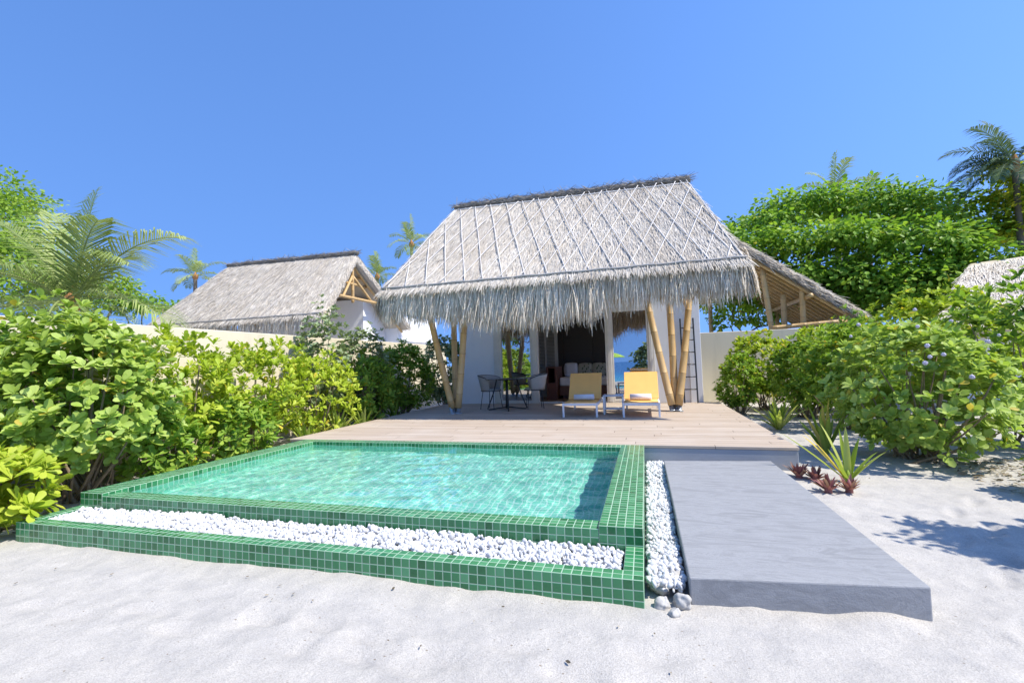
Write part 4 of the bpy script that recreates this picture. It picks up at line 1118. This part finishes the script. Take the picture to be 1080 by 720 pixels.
shrub('shrub','shrub filling the hedge behind the large broad-leaved one, against the wall',-6.3,3.95,.45,.6,1.45,90,.115,'naupaka',(9,12),LEAF_OB,low=-.8,group=G1,stems=8)
shrub('shrub','tallest grey green shrub standing up in front of the neighbouring thatch',-6.05,7.75,.58,.58,2.12,170,.075,'grey_leaf',(9,12),LEAF_RD,low=-.6,group=G1)
shrub('shrub','second tall grey green shrub, in front of the white neighbouring wall',-6.0,9.05,.60,.6,1.84,160,.075,'grey_leaf',(9,12),LEAF_RD,low=-.6,group=G1)
shrub('shrub','mid green whorled shrub in the roof shade at the left edge of the deck',-5.72,8.75,.55,.66,1.2,110,.125,'naupaka',(9,12),LEAF_OB,low=-.8,group=G1)
shrub('shrub','dark shaded shrub just left of the left hand bamboo posts',-5.75,10.3,.66,.8,1.5,180,.12,'naupaka',(9,12),LEAF_OB,low=-.85,group=G1,vshift=-.03)
shrub('shrub','grey green shrub seen through the left hand bamboo posts, beside the white wall',-5.4,12.0,.68,.7,1.72,230,.09,'grey_leaf',(9,12),LEAF_RD,low=-.8,group=G1)
G2='strappy lilies along the deck'
strap_plant('spider_lily','strappy green lily nearest the back left corner of the pool',-5.28,6.35,26,.52,.05,group=G2,vm=.55)
strap_plant('spider_lily','strappy yellow green lily in the middle of the row along the left deck edge',-5.30,7.15,30,.60,.055,group=G2,vm=.6)
strap_plant('spider_lily','strappy lily at the shade end of the row along the left deck edge',-5.34,8.0,26,.62,.055,group=G2,vm=.55)
strap_plant('spider_lily','shaded strappy lily between the left deck edge and the dark shrub',-5.36,9.2,22,.55,.05,group=G2,vm=.3)

# ------------------------------------------------------------------ shrubs on the right
G3='shrubs along the right side of the garden'
shrub('shrub','small rounded grey green shrub at the right corner of the villa',1.97,11.3,.43,.42,1.0,150,.085,'naupaka',(8,11),LEAF_EL,low=-.9,group=G3)
shrub('shrub','light green shrub in front of the cream wall, left of the yellow stemmed gap',2.7,12.2,.85,.66,1.5,170,.115,'lime',(8,12),LEAF_EL,low=-.75,group=G3,vshift=-.1)
shrub('shrub','light green shrub in front of the cream wall, right of the yellow stemmed gap',3.8,12.0,.85,.7,1.58,170,.115,'lime',(8,12),LEAF_EL,low=-.75,group=G3,vshift=-.08)
shrub('shrub','dark stemmed green shrub between the cream wall and the large flowering shrub',3.25,9.0,.74,.8,1.46,200,.11,'naupaka',(8,11),LEAF_EL,low=-.7,group=G3,vshift=-.05)
shrub('shrub','dense mid green shrub halfway between the deck corner and the cream wall',3.05,10.6,.62,.62,1.28,150,.11,'naupaka',(8,12),LEAF_EL,low=-.85,group=G3)
shrub('shrub','large leafy shrub with small pale flowers, casting its shade on the sand',3.0,6.5,.84,.84,1.26,290,.092,'broad',(8,12),LEAF_RD,low=-.95,group=G3,stems=22,vshift=.02,depth=.3)
shrub('shrub','green shrub behind the large flowering shrub at the right edge',4.75,7.4,.95,.9,1.82,220,.12,'naupaka',(8,11),LEAF_EL,low=-.8,group=G3)
shrub('shrub','low yellow green shrub at the right edge above the dry leaf litter',3.42,5.0,.26,.3,.36,34,.11,'lime',(8,11),LEAF_OB,low=-.8,group=G3,stems=5)
shrub('shrub','tall bright shrub rising behind the flowering shrub, below the big tree',5.2,10.4,1.2,.9,2.05,240,.125,'lime',(8,11),LEAF_EL,low=-.7,group=G3,vshift=-.06)
shrub('shrub','tall dark shrub below the right end of the bamboo rafters',4.5,11.9,.7,.7,1.75,170,.11,'naupaka',(8,11),LEAF_EL,low=-.7,group=G3)
# pale flower heads on the big shrub
fl=None
for o in COL.objects:
    if o.get('label','').startswith('large leafy shrub with small pale'): fl=o
P=rand_dirs(34)*np.array([.84,.84,.8]); P=P[(P[:,1]<.3)&(P[:,2]>-.1)]; P=P+np.array([0,0,.95])
MT['flower']=simple('pale_flower',(.62,.56,.66),.8,.2)
for p in P[:22]:
    m=MB(); d_=ICO3_V; bump_=1+.35*np.sin(d_*7+p[0]*9).prod(1,keepdims=True)
    m.add(d_*bump_*rng.uniform(.014,.024)+p,ICO3_F); m.build('flower_head',MT['flower'],fl,True)
# strap plants and bromeliads on the sand
strap_plant('strap_plant','yellow green strappy clump at the right edge of the deck',2.10,8.75,34,.62,.055,group='strappy plants on the right hand sand',vm=.55,curl=.55)
strap_plant('strap_plant','upright strappy clump behind the thin long-leaved plant, near the big shrub',2.13,6.75,20,.66,.06,group='strappy plants on the right hand sand',vm=.5,curl=.35,el=(50,88))
strap_plant('strap_plant','thin plant with a few long spread leaves beside the red bromeliads',1.86,5.33,9,.62,.055,group='strappy plants on the right hand sand',vm=.72,curl=.28,
    dirs=[(178,42,1.15),(165,58,.95),(150,52,.9),(100,80,.82),(70,84,.85),(30,72,.72),(5,52,.62),(-8,48,.70),(200,62,.6),(130,70,.95)])
for k,(x,y,L,lb) in enumerate([(1.46,5.43,.17,'red bromeliad touching the corner of the deck and the walkway'),(1.585,5.36,.14,'small reddish green bromeliad between the deck corner and the long-leaved plant'),
      (1.555,4.93,.17,'pinkest bromeliad of the four, beside the walkway edge'),(1.735,4.97,.16,'dark red bromeliad at the foot of the long-leaved plant')]):
    strap_plant('bromeliad',lb,x,y,26,L,.034,'brom',el=(25,80),curl=.35,group='red bromeliads beside the walkway',vm=.5)
# dry leaves and twigs
n=1500; P=np.stack([rng.uniform(3.0,4.9,n),rng.uniform(4.5,6.6,n),np.zeros(n)-.235],1); ok=(P[:,0]>2.75+np.maximum(0,(P[:,1]-4.9))*.05)&(P[:,0]-2.9>(4.9-P[:,1])*.6); P=P[ok]; n=len(P)
V,Q,T,va=leaves(P,nrm(rng.normal(0,1,(n,3))*np.array([1,1,.15])),nrm(np.array([0,0,1])+rng.normal(0,.35,(n,3))),rng.uniform(.02,.075,n),np.clip(rng.normal(.55,.3,n),0,1),LEAF_EL)
stuff(arr_mesh('leaf_litter',V,Q,T,va,MT['litter']),'dry brown leaf litter on the sand under the right hand shrubs','leaf litter')
n=420; P=np.stack([rng.uniform(-6.5,-4.95,n),rng.uniform(2.2,5.6,n),np.zeros(n)-.235],1)
V,Q,T,va=leaves(P,nrm(rng.normal(0,1,(n,3))*np.array([1,1,.15])),nrm(np.array([0,0,1])+rng.normal(0,.35,(n,3))),rng.uniform(.05,.12,n),np.clip(rng.normal(.45,.3,n),0,1),LEAF_EL)
stuff(arr_mesh('leaf_litter',V,Q,T,va,MT['litter']),'dry leaves on the shaded ground under the left hedge','leaf litter')
n=260; P=np.stack([rng.uniform(-4.5,4,n),rng.uniform(1.2,8.5,n),np.zeros(n)-.232],1); ok=(P[:,1]<2.4)|(P[:,0]>1.4); P=P[ok]; n=len(P)
P[:,2]=-.262+.035*vnoise(P[:,0],P[:,1],1.7,1)+.022*vnoise(P[:,0],P[:,1],.55,2)+.014*vnoise(P[:,0],P[:,1],.21,3)+.012
V,Q,T,va=leaves(P,nrm(rng.normal(0,1,(n,3))*np.array([1,1,.2])),nrm(np.array([0,0,1])+rng.normal(0,.4,(n,3))),rng.uniform(.008,.028,n),np.clip(rng.normal(.4,.25,n),0,.8),LEAF_EL)
stuff(arr_mesh('sand_debris',V,Q,T,va,MT['litter']),'tiny dry leaf scraps scattered over the white sand','leaf litter')

# ------------------------------------------------------------------ trees beyond the walls
def clump_px(items, base):
    out=[]
    for px,py,Y,rp,fl in items:
        c=at(px,py,Y); r=rp*np.linalg.norm(c-CAMP)*math.cos(R(20))/F_PX
        out.append((c[0]-base[0],c[1]-base[1],c[2]+.25,r*1.25,r*1.1,r*fl))
    return out
b0=(6.6,18.5)
items=[(800,238,18,30,.46),(845,221,18.5,34,.46),(890,219,19,36,.46),(935,224,18.5,34,.46),(985,231,18,36,.5),(1025,251,17.5,28,.46),(775,254,17,24,.46),
  (800,268,16.8,30,.46),(850,256,16.8,38,.40),(905,256,16.6,40,.40),(960,264,16.5,40,.40),(1010,278,16.5,34,.40),(860,291,16.5,36,.40),(910,296,16.3,38,.40),(965,301,16.2,40,.40),(1010,300,16.4,36,.40),(920,315,16.3,34,.40),(970,320,16.3,34,.40),(870,300,17.2,32,.40),(790,301,18.6,34,.46),(825,306,18.6,34,.46),(770,325,20,30,.7),(1000,325,17,36,.46)]
broad_tree('broad_tree','big spreading green tree behind the bamboo pavilion',b0[0],b0[1],3.2,clump_px(items,b0),36000,.175,'tree_leaf',.3,ntr=2,tpl=LEAF_RD)
b0=(14.2,17.6)
items=[(1082,175,17,17,.5),(1085,205,17,20,.5),(1064,240,17.2,16,.45),(1088,246,17,22,.5),(1044,250,17.4,10,.45),(1108,180,17.2,24,.6),(1108,225,17,28,.6)]
broad_tree('broad_tree','tree with golden tinted leaves at the upper right edge',b0[0],b0[1],3.0,clump_px(items,b0),6500,.15,'gold_leaf',.2,tpl=LEAF_RD)
b0=(-19.5,12.3)
items=[(5,225,13,20,.9),(-20,215,13,30,.9),(30,252,13,20,.9),(10,270,12.5,26,.9),(52,288,13,20,.9),(-20,275,11.5,40,.9),(20,305,11.5,30,.9),(90,300,13,22,.8),(120,315,13.5,20,.7),(60,318,12.5,26,.8)]
broad_tree('broad_tree','dense green tree behind the large coconut palm at the upper left edge',b0[0],b0[1],2.6,clump_px(items,b0),15000,.17,'naupaka',.25,tpl=LEAF_RD)
c=at(150,322,13.5)
b0=(c[0],c[1]); broad_tree('broad_tree','low green bush between the coconut palm and the left thatched roof',b0[0],b0[1],.9,clump_px([(150,322,13.5,14,.7),(172,322,13.5,12,.7),(130,325,13.5,14,.7)],b0),900,.17,'tree_leaf',.1,tpl=LEAF_RD)
c=at(790,335,16.5)
b0=(c[0]+.2,18.9); broad_tree('broad_tree','dark thin stemmed trees in the shade under the bamboo rafters',b0[0],b0[1],1.6,clump_px([(775,318,19,22,.8),(800,312,19.5,20,.8),(770,340,18.5,16,.6),(810,340,18.5,16,.6)],b0),1500,.16,'tree_leaf',.1,ntr=4,tpl=LEAF_RD)
# coconut palms
c=at(76,322,8.2)
palm('coconut_palm','large coconut palm with arching fronds rising over the left garden wall',c[0],c[1],c[2]+.25+.05,3.35,13,62,.030,3,
     els=[84,66,56,48,62,40,38,24,14,10,2,0,-6],azs=[75,160,340,10,200,250,350,290,175,5,320,230,345],ll=.34,droop=.9)
c=at(206,292,30); palm('coconut_palm','small distant coconut palm left of the neighbouring thatched roof',c[0],c[1],c[2]+.25,2.3,13,26,.08,5,ll=.34,trunk_r=.16)
c=at(398,292,34); palm('coconut_palm','distant coconut palm between the two thatched roofs, low beside the gable',c[0],c[1],c[2]+.25,2.2,12,26,.08,8,ll=.34)
c=at(434,258,32); palm('coconut_palm','distant coconut palm peeking out behind the left slope of the villa roof',c[0],c[1],c[2]+.25,2.1,12,26,.08,13,ll=.34)
c=at(880,205,26); palm('coconut_palm','coconut palm top just showing above the big spreading tree',c[0],c[1],c[2]+.25,1.9,12,26,.08,21,ll=.34)
c=at(912,208,27); palm('coconut_palm','coconut palm tip half hidden at the crest of the big spreading tree',c[0],c[1],c[2]+.25,1.4,11,20,.1,22,ll=.34)
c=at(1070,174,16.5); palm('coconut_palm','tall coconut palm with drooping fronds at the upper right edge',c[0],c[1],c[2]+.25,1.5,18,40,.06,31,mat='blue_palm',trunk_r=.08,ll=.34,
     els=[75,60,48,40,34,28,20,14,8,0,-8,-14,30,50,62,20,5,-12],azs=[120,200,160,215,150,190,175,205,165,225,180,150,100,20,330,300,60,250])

# ------------------------------------------------------------------ what the glass doors reflect, and the tree that shades the sand (all behind or beside the camera)
broad_tree('shade_tree','leafy tree whose shade falls on the sand at the right edge',4.62,3.35,1.9,
   [(-.55,.30,2.55,.5,.34,.2),(-.1,.12,2.6,.55,.4,.25),(.1,-.25,2.6,.6,.4,.25),(.45,.2,2.6,.6,.45,.25),(.6,-.3,2.7,.7,.45,.25),(1.0,.1,2.8,.8,.6,.3),(1.3,-.4,2.8,.8,.6,.3)],11000,.11,'tree_leaf',.09,tpl=LEAF_RD)
def mirror(px,py,Yreal): 
    p=at(px,py,2*(FY+.03)-Yreal); return (p[0],Yreal,p[2])
q=mirror(645,373,-15)
um=thing('beach_parasol','yellow green beach parasol reflected in the right hand glass door','parasol',(q[0],q[1],-1.0))
m=MB(); m.lathe([(1.05,q[2]+.72),(.7,q[2]+.9),(.35,q[2]+1.03),(.02,q[2]+1.1),(.0,q[2]+1.09),(.34,q[2]+1.01),(.69,q[2]+.88),(1.04,q[2]+.7)],8); m.build('canopy',MT['parasol'],um)
m=MB(); m.tube([(0,0,-.3),(0,0,q[2]+1.08)],.025,8); m.build('pole',MT['metal_white'],um,True)
q=mirror(682,380,-9.5)
shrub('beach_shrub','dark shrub against the sea, reflected in the right hand glass door',q[0]+.35,q[1],1.35,1.0,2.1,170,.2,'grey_leaf',(8,11),LEAF_RD,z0=-.75,low=-.7,vshift=-.1)
for k,(px,py,yr,lb) in enumerate([(535,380,-1.2,'tree trunk reflected near the frame of the left hand glass pane'),(550,380,-2.6,'leaning tree trunk reflected in the middle of the left hand glass pane')]):
    q=mirror(px,py,yr)
    broad_tree('garden_tree',lb,q[0],q[1],2.6,[(-.4,0,3.1,1.0,.9,.55),(.5,-.4,3.3,1.0,.9,.55),(0,.5,3.6,.9,.9,.5),(-.6,-.6,2.6,.6,.6,.35)],2200,.16,'tree_leaf',.10,tpl=LEAF_RD,lean=(.15*k,.1))
q=mirror(545,398,-3.5)
shrub('garden_shrub','light green shrub reflected below the trunks in the left hand glass pane',q[0],q[1],1.3,.8,1.25,120,.15,'lime',(8,11),LEAF_OB,low=-.7)
q=mirror(565,392,-6)
shrub('garden_shrub','green shrub reflected beside the door jamb in the left hand glass pane',q[0],q[1],1.5,.9,1.7,140,.15,'naupaka',(8,11),LEAF_OB,low=-.7)
